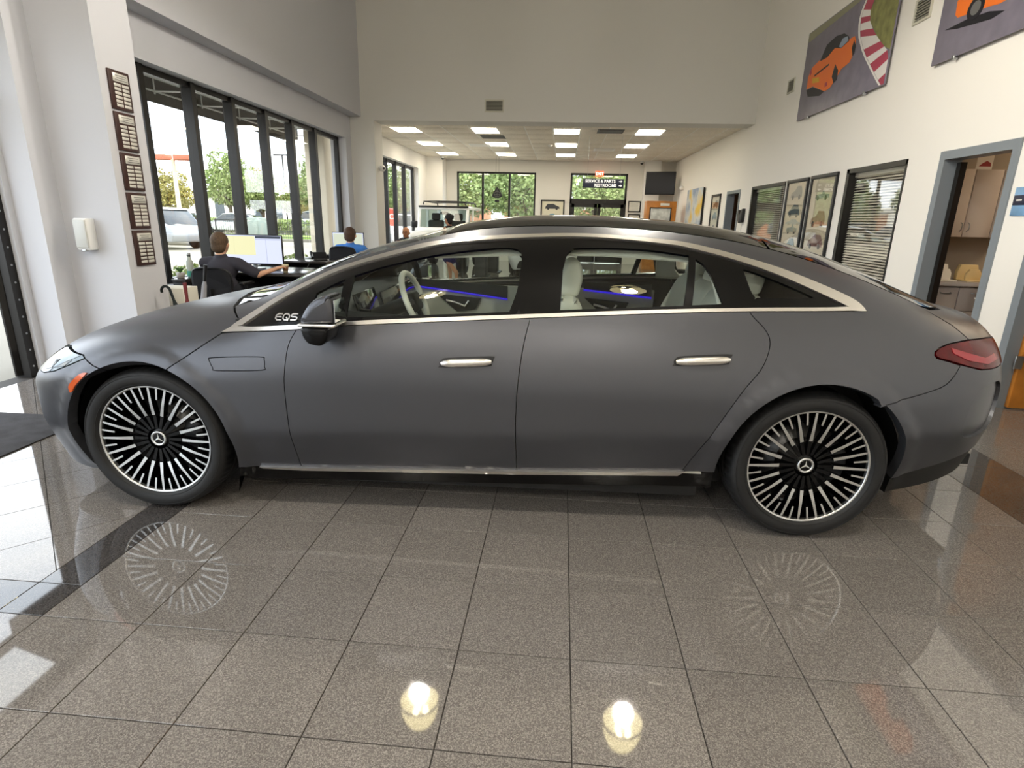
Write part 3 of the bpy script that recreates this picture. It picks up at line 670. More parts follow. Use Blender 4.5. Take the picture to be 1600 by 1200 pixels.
# ---- wheels (built facing -y, centre at the hub)
def tyre_mesh():
    n = 240; prof = [(.283,.0),(.290,-.012),(.305,-.020),(.330,-.024),(.350,-.016),(.360,-.004),(.3665,.012),(.370,.030),(.372,.055),(.372,.074),(.364,.076),(.364,.088),(.372,.090),(.372,.122),(.364,.124),(.364,.136),(.372,.138),(.372,.176),(.370,.196),(.3665,.214),(.358,.234),(.33,.25),(.285,.238)]
    mb = MB(); vs = []
    for i, (r, h) in enumerate(prof):
        for k in range(n):
            rr = r
            if (6 <= i <= 8 or 17 <= i <= 19) and k % 4 == 0: rr -= .006
            a = 2*PI*k/n; vs.append((rr*math.cos(a), h, rr*math.sin(a)))
    fs = [(i*n+k, i*n+(k+1) % n, (i+1)*n+(k+1) % n, (i+1)*n+k) for i in range(len(prof)-1) for k in range(n)]
    mb.add(vs, [f[::-1] for f in fs], 0, True)
    for r in (.296, .343): mb.lathe([(r-.0015, -.0168 if r < .3 else -.0205), (r, -.0195 if r < .3 else -.0225), (r+.0015, -.0178 if r < .3 else -.020)], 96, 'y')
    return mb.mesh('tyre', m_tyre)
def spoke_mesh(r0, r1, w0, w1, d0, d1):
    mb = MB(); mb.add([], [])
    f = [(r0, d0, w0), (r0*.6+r1*.4, d0*.35+d1*.65, w0*.55+w1*.45), (r1, d1, w1)]
    for i in range(2):
        (ra, da, wa), (rb, db, wb) = f[i], f[i+1]
        mb.add([(ra, da, -wa/2), (rb, db, -wb/2), (rb, db, wb/2), (ra, da, wa/2)], [(0, 1, 2, 3)], 0)
        q = 1.05
        for s in (-1, 1): mb.add([(ra, da, s*wa/2), (rb, db, s*wb/2), (rb, db+.035, s*wb/2*q), (ra, da+.035, s*wa/2*q)], [(0, 1, 2, 3)], 1)
    ra, da, wa = f[0]; mb.add([(ra, da, -wa/2), (ra, da, wa/2), (ra-.01, da+.035, wa/2), (ra-.01, da+.035, -wa/2)], [(0, 1, 2, 3)], 1)
    # black root running to the hub
    if r0 < .2: mb.add([(r0-.005, d0+.004, -w0/2), (r0-.005, d0+.004, w0/2), (.055, d0+.006, .007), (.055, d0+.006, -.007), (r0-.005, d0+.03, -w0/2), (r0-.005, d0+.03, w0/2), (.055, d0+.03, .007), (.055, d0+.03, -.007)], [(0, 1, 2, 3), (0, 3, 7, 4), (1, 5, 6, 2)], 1)
    return mb.mesh('spoke', [m_silver, m_rimblk])
me_tyre = tyre_mesh(); me_long = spoke_mesh(.128, .283, .0165, .0098, .018, .004); me_short = spoke_mesh(.214, .283, .0088, .0090, .008, .004)
mb = MB(); mb.lathe([(.276, .02), (.276, .002), (.278, -.001), (.283, -.0025), (.290, -.002), (.2925, .002), (.2925, .01)], 120, 'y'); me_lip = mb.mesh('rim_lip', m_silver)
mb = MB(); mb.lathe([(.281, .004), (.272, .03), (.262, .06), (.255, .12), (.262, .2), (.283, .235)], 72, 'y')
mb.lathe([(.13, .075), (.105, .066), (.08, .05), (.062, .044), (.05, .040), (.04, .034), (.0, .034)], 48, 'y')
for k in range(5):
    a = 2*PI*k/5+.3; mb.cyl((.062*math.cos(a), .030, .062*math.sin(a)), (.062*math.cos(a), .05, .062*math.sin(a)), .009, n=6)
me_barrel = mb.mesh('wheel', m_rimblk)
mb = MB(); mb.lathe([(.0, .085), (.195, .085), (.195, .115), (.0, .115)], 64, 'y'); me_disc = mb.mesh('brake_disc', mat('brake_disc_iron', '#4a4a4a', .35, metal=.8))
mb = MB(); mb.prism([(.12, -.10), (.20, -.075), (.215, 0), (.20, .075), (.12, .10), (.10, 0)], .07, .14, 'y', r=.01); me_cal = mb.mesh('brake_caliper', mat('caliper_grey', '#2b2c2e', .4, metal=.3))
mb = MB(); mb.lathe([(.0395, .032), (.0395, .024), (.036, .021), (.030, .022), (.0285, .025)], 40, 'y'); me_ring = mb.mesh('cap_ring', m_silver)
mb = MB(); mb.lathe([(.0295, .025), (.02, .0245), (.0, .0245)], 32, 'y'); me_capd = mb.mesh('centre_cap', m_rimblk)
mb = MB()
for k in range(3):
    a = PI/2+2*PI*k/3; c, s = math.cos(a), math.sin(a); p = (-s, c)
    mb.add([(.029*c, .0232, .029*s), (.0052*p[0], .0225, .0052*p[1]), (0, .0205, 0), (-.0052*p[0], .0225, -.0052*p[1])], [(0, 1, 2), (0, 2, 3)], 0)
me_star = mb.mesh('star_emblem', m_silver)
def wheel(parent, loc, rz, steer=0):
    w = obj('wheel', me_barrel, parent, loc, (0, 0, rz+steer))
    for nm, me in (('tyre', me_tyre), ('rim_lip', me_lip), ('brake_disc', me_disc), ('brake_caliper', me_cal), ('cap_ring', me_ring), ('centre_cap', me_capd), ('star_emblem', me_star)): obj(nm, me, w)
    for k in range(20):
        obj('spoke', me_long, w, None, (0, -2*PI*k/20, 0)); obj('spoke', me_short, w, None, (0, -2*PI*(k+.5)/20, 0))
    return w
for wx in (0, WB):
    wheel(car, (wx, -.90, WZ+.007), 0); wheel(car, (wx, .90, WZ+.007), PI)
# wheel housings and underbody
for wx, R in ((0, RF+.012), (WB, RR+.012)):
    for sg in (-1, 1):
        mb = MB(); n = 24; P0 = [(wx+R*math.cos(a), R*math.sin(a)+WZ) for a in [math.radians((-4 if wx == 0 else -8)+(204 if wx == 0 else 194)*k/n) for k in range(n+1)]]
        vs = [(x, sg*(.84 if x < -.30 or x > WB+.30 else .885), z) for x, z in P0]+[(x, sg*.58, z) for x, z in P0]
        mb.add(vs, [(k, k+1, n+2+k, n+1+k) for k in range(n)], 0, True); mb.add([(x, sg*.58, z) for x, z in P0], [tuple(range(n+1))], 0)
        mb.build('wheel_housing', m_matblk, car)
mb = MB(); mb.box(-.52, 3.75, -.57, .57, .13, .22); mb.box(.46, 2.74, -.76, .76, .13, .22); mb.box(-.8, -.5, -.5, .5, .19, .24); mb.box(3.7, 4.25, -.5, .5, .26, .32); mb.build('underbody', m_matblk, car)
# ---- door mirrors
for sg in (-1, 1):
    mb = MB(); mb.prism([(.868,1.022),(.885,1.062),(.915,1.108),(.955,1.140),(.995,1.150),(1.018,1.146),(1.026,1.085),(1.026,1.028)], sg*.945, sg*1.105, 'y', r=.026, seg=4)
    ho = mb.build('mirror_cap', m_paint, car)
    mb = MB(); mb.prism([(.868,1.014),(1.030,1.014),(1.030,1.028),(.868,1.028)], sg*.945, sg*1.108, 'y', r=.005); mb.build('mirror_trim', m_chrome, car)
    mb = MB(); mb.prism([(.872,1.014),(.880,.97),(.900,.936),(.955,.926),(.985,.948),(.998,1.014)], sg*.93, sg*1.10, 'y', r=.018, seg=3); mb.prism([(.93,1.0),(1.0,1.0),(1.0,1.02),(.93,1.02)], sg*.86, sg*.97, 'y', r=.006); mb.build('mirror_base', m_black, car)
    mb = MB(); mb.box(1.0275, 1.031, sg*.96, sg*1.09, 1.035, 1.13); mb.build('mirror_glass', mat('mirror_silver', '#d8dde0', .02, metal=1), car)
# ---- lettering on the black front corner: three rounded letters made of bars
def strokes(name, letters, org, h, gap, mt, parent, th=.0055):
    """letters: list of polylines in a unit box, laid on the body surface"""
    mb = MB(); x0 = org[0]
    for lw, pls in letters:
        for pl in pls:
            for a, b in zip(pl, pl[1:]):
                A = Vector((x0+a[0]*lw, org[1]+a[1]*h)); B = Vector((x0+b[0]*lw, org[1]+b[1]*h)); d = (B-A).normalized()*th/2; p = Vector((-d.y, d.x)); A -= d*.8; B += d*.8
                q = [A+p, A-p, B-p, B+p]; vs = []
                for off in (.001, .005):
                    X = np.array([v.x for v in q]); Z_ = np.array([v.y+(v.x-org[0])*.06 for v in q]); Pn, Nn = surf_pts(xw(X), theta(X, Z_), off); vs += [(t[0], -t[1], t[2]) for t in Pn]
                mb.add(vs, [(4, 5, 6, 7), (0, 1, 5, 4), (1, 2, 6, 5), (2, 3, 7, 6), (3, 0, 4, 7)])
        x0 += lw+gap
    return mb.build(name, mt, parent)
strokes('model_lettering', [(.031, [[(1,.98),(.35,.98),(.02,.72),(.02,.3),(.35,.02),(1,.02)], [(.15,.5),(.95,.5)]]),
    (.034, [[(.3,.02),(.03,.28),(.03,.72),(.3,.98),(.7,.98),(.97,.72),(.97,.28),(.7,.02),(.3,.02)], [(.55,.42),(.85,-.05)]]),
    (.032, [[(.95,.98),(.25,.98),(.04,.84),(.06,.62),(.25,.52),(.75,.5),(.96,.38),(.94,.15),(.75,.02),(.02,.02)]])], (.648, .990), .026, .0085, m_chrome, car)
# ---- cabin
mb = MB(); mb.box(.55, 2.74, -.78, .78, .24, .34); mb.prism([(.55,.3),(.55,.98),(.42,.98),(.36,.6)], -.78, .78, 'y'); mb.prism([(3.05,.3),(3.6,.3),(3.75,.98),(3.20,.98)], -.56, .56, 'y'); mb.build('cabin_floor', m_inner, car)
for sg in (-1, 1):
    mb = MB(); prof = [(sg*.865,.30),(sg*.885,.62),(sg*.855,.92),(sg*.815,1.0),(sg*.785,1.0),(sg*.80,.90),(sg*.80,.60),(sg*.79,.30)]
    mb.prism(prof, .62, 2.74, 'x', r=.0); o = mb.build('door_card', m_lthr2, car)
    y = sg*.792
    for (a, b) in (((.97,1.005), (1.66,.925)), ((2.22,1.012), (2.72,.965))):
        MB().prism([(a[0], a[1]-.02), (b[0], b[1]-.02), (b[0], b[1]+.075), (a[0], a[1]+.035)], y, y-sg*.012, 'y').build('door_trim', m_inner, o)
        MB().tube([(a[0], y-sg*.016, a[1]-.022), ((a[0]+b[0])/2, y-sg*.016, (a[1]+b[1])/2-.02), (b[0], y-sg*.016, b[1]-.022)], .007).build('ambient_light', m_amb, o)
    for dx in (0, 1.10):
        MB().prism([(1.13+dx,.93),(1.46+dx,.905),(1.42+dx,.82),(1.28+dx,.80)], y, y-sg*.014, 'y', r=.004).build('pull_panel', m_inner, o)
        MB().tube([(1.20+dx, y-sg*.02, .885), (1.27+dx, y-sg*.022, .87), (1.34+dx, y-sg*.022, .845), (1.37+dx, y-sg*.02, .885)], .008).build('inner_handle', m_chrome, o)
# headliner and pillar linings: inner skin of the upper body
hp = [(1.36, 9), (3.05, 9)]+[(x, zy(x, .64 if x > 1.6 else .60)) for x in (3.05, 2.6, 2.2, 1.8, 1.36)]
panel('headliner', hp, m_lthr, car, 'C', off=-.05, gap=0, thick=.01)
for sg, sd in ((-1, 'L'), (1, 'R')):
    panel('pillar_lining', [(1.80,1.06),(1.965,1.07),(1.98,1.40),(1.84,1.40)], m_inner, car, sd, off=-.03, gap=0, thick=.02)
    panel('pillar_lining', [(2.74,1.12),(3.35,1.12),(3.22,1.19),(3.17,1.16),(2.90,1.15),(2.86,1.19),(2.84,1.29),(2.93,1.28),(2.87,1.33),(2.70,1.37)], m_lthr, car, sd, off=-.04, gap=0, thick=.02)
def seat(x, y, name='seat'):
    mb = MB(); mb.prism([(x-.52,.50),(x-.50,.60),(x-.30,.63),(x+.02,.56),(x+.06,.46),(x-.45,.40)], y-.26, y+.26, 'y', r=.045, seg=3)
    o = mb.build(name, m_lthr, car)
    mb = MB(); mb.prism([(x-.06,.50),(x-.02,.75),(x+.10,1.08),(x+.17,1.12),(x+.245,1.08),(x+.22,.80),(x+.12,.48)], y-.25, y+.25, 'y', r=.05, seg=3); mb.build('seat_back', m_lthr, o)
    mb = MB(); mb.prism([(x+.105,1.10),(x+.125,1.22),(x+.165,1.29),(x+.225,1.285),(x+.245,1.20),(x+.22,1.09)], y-.135, y+.135, 'y', r=.03, seg=3); mb.build('headrest', m_lthr, o)
    return o
seat(1.88, -.37); seat(1.80, .37)
mb = MB(); mb.prism([(2.25,.44),(2.27,.60),(2.45,.64),(2.80,.58),(2.85,.40)], -.57, .57, 'y', r=.04, seg=3); o = mb.build('rear_seat', m_lthr, car)
for y0, y1 in ((-.57, -.195), (-.185, .185), (.195, .57)):
    mb = MB(); mb.prism([(2.58,.55),(2.68,.80),(2.84,1.13),(2.92,1.175),(3.04,1.12),(3.0,.80),(2.86,.52)], y0, y1, 'y', r=.045, seg=3); mb.build('seat_back', m_lthr, o)
for y0 in (-.45, .0, .45):
    mb = MB(); mb.prism([(2.88,1.15),(2.91,1.25),(2.97,1.265),(3.02,1.23),(3.0,1.14)], y0-.12, y0+.12, 'y', r=.025, seg=3); mb.build('headrest', m_lthr, o)
mb = MB(); mb.prism([(.50,.96),(.60,1.035),(.80,1.055),(.93,1.04),(.97,.98),(.96,.80),(.80,.60),(.55,.60)], -.78, .78, 'y', r=.03, seg=3); dsh = mb.build('dashboard', m_inner, car)
mb = MB(); mb.prism([(.985,.86),(1.0,.86),(.955,1.045),(.94,1.045)], -.10, .72, 'y', r=.004); mb.build('centre_screen', m_scrn, dsh)
mb = MB(); mb.prism([(.97,.93),(.985,.93),(.945,1.085),(.93,1.085)], -.56, -.20, 'y', r=.004); mb.build('instrument_screen', m_scrn, dsh)
sw = empty('steering_wheel', (1.22, -.37, 1.04)); sw.parent = car; sw.rotation_euler = (0, math.radians(-22), 0)
MB().tube([(0, .18*math.cos(a), .155*math.sin(a)) for a in [2*PI*k/40 for k in range(40)]], .016, 10, closed=True).build('wheel_rim', m_lthr, sw)
mb = MB(); mb.rbox(-.03, .02, -.07, .07, -.06, .05, .02); mb.rbox(-.015, .01, -.175, -.06, -.015, .012, .006); mb.rbox(-.015, .01, .06, .175, -.015, .012, .006); mb.rbox(-.015, .01, -.015, .015, -.15, -.05, .006); mb.cyl((0, 0, 0), (-.25, 0, .0), .04); mb.build('wheel_hub', m_inner, sw)
MB().rbox(1.28, 1.31, -.11, .11, 1.245, 1.315, .012).build('rear_view_mirror', m_inner, car)
MB().rbox(1.05, 2.6, -.16, .16, .34, .66, .06).build('centre_console', m_inner, car)

# ---- lamp details and the side outlet of the rear bumper
panel('lamp_streak', [(3.815,.948),(3.90,.925),(4.02,.895),(4.12,.905),(4.14,.880),(4.03,.868),(3.90,.893),(3.82,.926)], m_red2, car, 'L', off=.0065, gap=0, thick=.004); panel('lamp_streak', [(3.815,.948),(3.90,.925),(4.02,.895),(4.12,.905),(4.14,.880),(4.03,.868),(3.90,.893),(3.82,.926)], m_red2, car, 'R', off=.0065, gap=0, thick=.004)
for sd in 'LR':
    panel('lamp_lens', [(-.47,.725),(-.41,.752),(-.36,.768),(-.395,.742)], m_lens, car, sd, off=.005, gap=0, thick=.004); panel('lamp_lens', [(-.56,.705),(-.49,.722),(-.46,.760),(-.53,.762),(-.60,.735)], m_lens, car, sd, off=.005, gap=0, thick=.004)
# ================================================================== FITTINGS AND FURNITURE
m_white = mat('white_plastic', '#e6e6e3', .4); m_dwood = mat('dark_wood', '#3a2420', .45, noise=(12, .3)); m_plate = mat('engraved_plate', '#d2d0c8', .35, metal=.2)
m_blackp = mat('black_satin', '#141416', .4); m_paper = mat('paper', '#eeeae0', .8); m_alu = mat('brushed_alu', '#a9abac', .35, metal=.9)
m_owood = mat('orange_wood', '#b9772f', .4, noise=(5, .25)); m_lam = mat('beige_laminate', '#cdbfb0', .5); m_lam2 = mat('grey_laminate', '#a39c96', .5)
m_ink = mat('print_ink', '#2c2c30', .6)
ordn = ['topmost', 'second from top', 'middle', 'fourth from top', 'lowest']
# ---- award plaques on the pilaster
me_np = MB().rbox(0, .004, 0, .080, 0, .024, .002, seg=1).mesh('name_plate', m_plate)
for k, zt in enumerate((2.632, 2.298, 1.966, 1.632, 1.300)):
    o = empty('award_plaque', (-3.906, 5.03, zt-.315), 0, f'dark wood award plaque with metal name plates on the pilaster, {ordn[k]} of five', 'plaque', 'award plaques on the pilaster')
    MB().rbox(.0, .018, 0, .245, 0, .315, .004).build('board', m_dwood, o)
    t = MB().rbox(.018, .022, .042, .222, .224, .292, .002, seg=1).build('title_plate', m_plate, o)
    mb = MB()
    for j, (a, b) in enumerate(((.07, .2), (.085, .185), (.062, .21))): mb.box(.0221, .0226, a, b, .272-.017*j, .276-.017*j)
    mb.build('title_lines', m_ink, t)
    for r in range(6):
        for c in range(2): obj('name_plate', me_np, o, (.018, .046+c*.094, .186-r*.0325))
# ---- dispenser on the pilaster face
o = empty('wall_dispenser', (-4.23, 4.94, 1.127), 0, 'white and grey box dispenser mounted on the white pilaster', 'dispenser')
MB().rbox(-.062, .062, -.10, 0, 0, .275, .01).build('body', m_white, o); MB().rbox(-.058, .058, -.115, -.098, .02, .262, .012).build('front_cover', mat('dispenser_grey', '#c2c3bf', .35), o); MB().rbox(-.02, .02, -.108, -.07, -.012, .01, .004).build('nozzle', m_alu, o)
# ---- entrance mat
mb = MB(); mb.rbox(-4.56, -3.38, 1.1, 3.68, .0, .009, .003); mt_ = mb.build('entrance_mat', mat('mat_pile', '#38373a', .95, noise=(8, .35), bump=(400, .6)), label='dark grey ribbed entrance mat on the floor by the glass door', cat='mat')
# ---- entrance door leaf, swung outward
dl = empty('door_2', (-4.83, 4.56, 0), math.radians(137)); dl['kind'] = 'structure'
lf = MB(); W_ = 1.08
for a, b, c, d in ((0, W_, 2.12, 2.24), (0, W_, .02, .25), (0, .09, .02, 2.24), (W_-.09, W_, .02, 2.24)): lf.box(-.022, .022, a, b, c, d) if False else lf.box(a, b, -.022, .022, c, d)
lfo = lf.build('door_leaf', m_dframe, dl); MB().box(.09, W_-.09, -.004, .004, .25, 2.12).build('pane', m_pane, lfo)
MB().tube([(W_-.13, -.03, .9), (W_-.13, -.07, .93), (W_-.13, -.07, 1.23), (W_-.13, -.03, 1.26)], .011).build('handle', m_alu, lfo)
tr = MB()
for k in range(14): tr.cyl((-4.745, 4.62, .1+.15*k), (-4.735, 4.62, .1+.15*k), .009, n=8)
tr.build('screw_cap', m_alu, dl).matrix_local = Matrix.Rotation(-math.radians(137), 4, 'Z') @ Matrix.Translation((4.83, -4.56, 0))

# ---- pendant lamps: bell housings under the high ceiling
m_bulb = emis('lamp_bulb', '#ffeeb8', 38); m_dome = emis('lamp_dome', '#ffedb0', 5.0); m_cord = mat('lamp_cord', '#202020', .5)
LAMPS = [(-1.50, 5.55, 'front left of the car'), (.98, 5.50, 'over the rear door'), (-1.50, .9, 'left above the camera'), (.98, .9, 'right above the camera'), (-1.50, -3.2, 'rear left'), (.98, -3.2, 'rear right')]
pl0 = None
def pendant(x, y, wh):
    zb = 4.25
    o = empty('pendant_lamp', (x, y, zb), 0, f'bell shaped pendant lamp high under the ceiling, {wh}', 'pendant lamp', 'pendant lamps of the high showroom')
    MB().lathe([(.02, .62), (.09, .60), (.10, .42), (.12, .40), (.12, .36), (.0, .36)], 24).cyl((0, 0, .6), (0, 0, ZT-zb), .012).build('housing', m_cord, o)
    MB().lathe([(.11, .37), (.15, .33), (.19, .25), (.22, .15), (.235, .06), (.24, .0), (.232, .0), (.21, .15), (.18, .25), (.14, .32), (.10, .355)], 36).build('dome', m_dome, o)
    MB().lathe([(.232, .02), (.245, .02), (.245, -.012), (.232, -.012), (.232, .02)], 36).build('ring', m_cord, o)
    mb = MB()
    for k in range(3): a = 2*PI*k/3; mb.ell((.075*math.cos(a), .075*math.sin(a), .17), (.032, .032, .075), 12, 8)
    mb.build('bulbs', m_bulb, o, kind='stuff')
    l = bpy.data.lights.new('lamp_light', 'SPOT'); l.energy = LAMP_W; l.color = (1, .935, .85); l.shadow_soft_size = .10; l.spot_size = math.radians(176); l.spot_blend = .2
    lo = bpy.data.objects.new('lamp_light', l); COL.objects.link(lo); lo.parent = o; lo.location = (0, 0, -.10)
    l = bpy.data.lights.new('lamp_glow', 'POINT'); l.energy = LAMP_W*.55; l.color = (1, .935, .85); l.shadow_soft_size = .10
    lo = bpy.data.objects.new('lamp_glow', l); COL.objects.link(lo); lo.parent = o; lo.location = (0, 0, -.12)
LAMP_W = 62
for a in LAMPS: pendant(*a)

# ---- vents and boxes on the high walls
def grille(name, loc, w, h, axis, label, nsl=7, cat='vent'):
    o = empty(name, loc, 0, label, cat)
    def B(mb, a0, a1, d0, d1, z0, z1): return mb.box(a0, a1, -d1, -d0, z0, z1) if axis == 'y' else mb.box(-d1, -d0, a0, a1, z0, z1)
    mb = MB(); t = .025
    B(mb, -w/2, w/2, 0, .018, -h/2, -h/2+t); B(mb, -w/2, w/2, 0, .018, h/2-t, h/2); B(mb, -w/2, -w/2+t, 0, .018, -h/2+t, h/2-t); B(mb, w/2-t, w/2, 0, .018, -h/2+t, h/2-t); mb.build('frame', mat('vent_frame', '#c9c6b6', .5), o)
    B(MB(), -w/2+t, w/2-t, 0, .003, -h/2+t, h/2-t).build('backing', mat('vent_back', '#55544c', .7), o)
    n = nsl
    for k in range(n):
        z = -h/2+t+(h-2*t)*(k+.5)/n; B(MB(), -w/2+t, w/2-t, .004, .014, z-.006, z+.006).build('louvre', mat('vent_louvre', '#8d8a7c', .5), o)
grille('air_vent', (-1.54, YB, 3.74), .40, .24, 'y', 'small louvred air vent high on the grey wall above the opening')
grille('air_vent', (XR, 11.15, 3.775), .30, .22, 'x', 'small wall vent left of the racing poster'); grille('air_vent', (XR, 7.41, 3.77), .32, .25, 'x', 'wall vent between the two racing posters')

# ---- racing posters on the right wall
m_asph = mat('poster_asphalt', '#7a7482', .35, noise=(5, .15)); m_pgr = mat('poster_grass', '#84844f', .4, noise=(9, .35)); m_por = mat('poster_orange', '#ea7426', .35); m_pdk = mat('poster_dark', '#1b1b22', .35); m_pbl = mat('poster_glass', '#8f9db0', .35); m_pred = mat('poster_red', '#b2455c', .4); m_pwh = mat('poster_white', '#e7e3df', .4); m_pye = mat('poster_yellow', '#d8a82a', .4); m_pgr2 = mat('poster_verge', '#8f8d72', .4)
def flat(name, poly, mt, parent, d): return MB().prism(poly, XR-.028-d, XR-.0285, 'x').build(name, mt, parent)
p1 = empty('racing_poster', (-.022, 0, 0), 0, 'large poster of an orange sports car on a track with red and white kerb', 'poster')
MB().rbox(XR-.028, XR-.008, 7.885, 10.545, 3.125, 4.40, .003).build('board', m_asph, p1)
for yy in (8.35, 10.1): MB().rbox(XR-.04, XR, yy-.02, yy+.02, 3.10, 3.14, .004).build('clip', m_alu, p1)
flat('verge', [(10.526, 4.386), (10.525, 4.262), (8.70, 4.33), (8.75, 4.386)], m_pgr2, p1, .001)
flat('grass', [(8.496, 4.204), (8.40, 4.396), (7.889, 4.396), (7.889, 3.50), (8.036, 3.57), (8.289, 3.759), (8.527, 3.985), (8.559, 4.119)], m_pgr, p1, .001)
cL = [(8.55, 4.39), (8.70, 4.27), (8.761, 4.181), (8.785, 4.10), (8.782, 4.024), (8.755, 3.94), (8.719, 3.859), (8.565, 3.671), (8.44, 3.55), (8.322, 3.448), (8.18, 3.325), (8.042, 3.208), (7.95, 3.135)]
cR = [(8.40, 4.39), (8.50, 4.23), (8.559, 4.119), (8.55, 4.05), (8.527, 3.985), (8.42, 3.87), (8.289, 3.759), (8.16, 3.66), (8.036, 3.57), (7.95, 3.51), (7.892, 3.40), (7.892, 3.25), (7.892, 3.135)]
for k in range(len(cL)-1): flat('kerb_stripe', [cL[k], cL[k+1], cR[k+1], cR[k]], m_pred if k % 2 else m_pwh, p1, .002)
cl2 = [(a+.055, b+.005) for a, b in cL]; flat('edge_line', cl2+[(a+.008, b) for a, b in cL][::-1], m_pwh, p1, .002)
flat('car_body', [(10.31, 3.554), (10.311, 3.736), (10.188, 3.843), (9.974, 3.881), (9.42, 3.93), (9.225, 3.919), (8.887, 3.914), (8.834, 3.853), (8.842, 3.685), (8.922, 3.609), (9.139, 3.581), (9.253, 3.506), (9.413, 3.406), (9.535, 3.388), (9.616, 3.394), (10.07, 3.55)], m_por, p1, .003)
for nm, pl, mt in (('car_roof', [(9.939, 3.862), (9.768, 4.041), (9.478, 4.076), (9.226, 4.04), (9.084, 3.968), (9.034, 3.897), (9.251, 3.866), (9.466, 3.922), (9.694, 3.856)], m_pdk), ('car_diffuser', [(10.305, 3.541), (10.065, 3.538), (9.616, 3.394), (9.765, 3.358), (10.212, 3.431)], m_pdk), ('car_wheel', [(9.367, 3.694), (9.235, 3.583), (9.236, 3.462), (9.325, 3.44), (9.416, 3.542)], m_pdk), ('car_wheel', [(8.882, 3.866), (8.815, 3.782), (8.817, 3.698), (8.858, 3.67), (8.918, 3.78)], m_pdk), ('car_slot', [(10.075, 3.707), (9.576, 3.754), (9.591, 3.726), (10.065, 3.683)], m_pdk)): flat(nm, pl, mt, p1, .004)
for nm, pl, mt in (('car_glass', [(9.338, 3.905), (9.25, 3.984), (9.099, 3.972), (9.06, 3.908), (9.253, 3.871)], m_pbl), ('number_plate', [(10.132, 3.675), (9.877, 3.638), (9.847, 3.564), (10.101, 3.599)], m_pye), ('car_lamp', [(10.27, 3.784), (10.23, 3.831), (10.192, 3.766), (10.231, 3.73)], m_pred), ('car_lamp', [(9.628, 3.503), (9.555, 3.505), (9.534, 3.452), (9.605, 3.445)], m_pred)): flat(nm, pl, mt, p1, .005)
p2 = empty('racing_poster', (-.022, 0, 0), 0, 'second racing poster, cut by the picture edge, showing an orange car nose', 'poster')
MB().rbox(XR-.028, XR-.008, 4.30, 6.97, 3.105, 4.38, .003).build('board', m_asph, p2)
for yy in (4.8, 6.60): MB().rbox(XR-.04, XR, yy-.02, yy+.02, 3.08, 3.12, .004).build('clip', m_alu, p2)
flat('car_shadow', [(6.848, 3.404), (6.518, 3.406), (6.213, 3.378), (6.0, 3.32), (6.159, 3.30), (6.638, 3.359)], m_pdk, p2, .001)
flat('verge', [(6.96, 3.95), (6.96, 4.37), (4.32, 4.37), (4.32, 3.95)], m_pgr2, p2, .001)
flat('car_body', [(6.72, 3.50), (6.73, 3.62), (6.60, 3.74), (6.2, 3.86), (5.6, 3.90), (5.0, 3.84), (4.8, 3.60), (4.85, 3.44), (6.1, 3.40), (6.228, 3.421), (6.535, 3.451), (6.676, 3.464)], m_por, p2, .002)
for cy in (6.42, 5.2): flat('car_wheel', [(cy+.12*math.cos(a), 3.47+.10*math.sin(a)) for a in [2*PI*k/18 for k in range(18)]], m_pdk, p2, .003); flat('car_rim', [(cy+.07*math.cos(a), 3.47+.06*math.sin(a)) for a in [2*PI*k/14 for k in range(14)]], m_alu, p2, .004)
flat('car_roof', [(6.1, 3.86), (5.8, 4.02), (5.3, 4.02), (5.05, 3.85)], m_pdk, p2, .003)

# ---- office wall: door frames, windows with blinds
def doorframe(name, y0, y1, zt, w=.078):
    o = empty(name); o['kind'] = 'structure'; mb = MB()
    mb.box(XR-.015, XR+.155, y0-.005, y0+w, 0, zt+.005).box(XR-.015, XR+.155, y1-w, y1+.005, 0, zt+.005).box(XR-.015, XR+.155, y0+w, y1-w, zt-w, zt+.005)
    mb.build('frame', m_steel, o); return o
d3 = doorframe('door_3', RD1[0], RD1[1], RD1[3]); d4 = doorframe('door_4', RD2[0], RD2[1], RD2[3]); d5 = doorframe('door_5', RD3[0], RD3[1], RD3[3], .06)
MB().box(XR+.10, XR+.16, RD1[1]-.16, RD1[1]-.10, 0, 2.12).build('door_stop', m_dframe, d3); MB().rbox(XR+.155, XR+.215, RD1[1]-.06, RD1[1]+.3, .01, 2.11, .003).build('door_edge', mat('dark_door', '#3c3936', .5), d3)
lf = MB().rbox(XR+.09, XR+.98, 5.0, 5.045, .012, 2.11, .004).build('door_leaf', m_owood, d4)
for z in (.36, 1.1, 1.85): MB().rbox(XR+.04, XR+.105, 4.985, 5.0, z, z+.11, .003).build('hinge', m_alu, lf)
def blind_window(name, R, label=None, frame=.055):
    o = empty(name); o['kind'] = 'structure'; y0, y1, z0, z1 = R; mb = MB()
    for a, b, c, d in ((y0, y1, z1-frame, z1), (y0, y1, z0, z0+frame), (y0, y0+.03, z0, z1), (y1-frame*1.4, y1, z0, z1)): mb.box(XR-.008, XR+.12, a, b, c, d)
    mb.build('frame', m_steel if False else m_dframe, o); MB().box(XR+.05, XR+.056, y0+.03, y1-frame*1.4, z0+frame, z1-frame).build('pane', m_pane, o)
    bl = MB(); z = z0+frame+.03; m_sl = mat('blind_slat', '#d8d2c2', .5)
    while z < z1-frame-.05:
        bl.add([(XR+.088, y0+.04, z-.009), (XR+.088, y1-.08, z-.009), (XR+.106, y1-.08, z+.010), (XR+.106, y0+.04, z+.010)], [(0, 1, 2, 3)]); z += .034
    bl.build('blind_slats', m_sl, o, kind='stuff'); MB().box(XR+.075, XR+.115, y0+.035, y1-.075, z1-frame-.05, z1-frame).build('blind_head', m_sl, o)
    return o
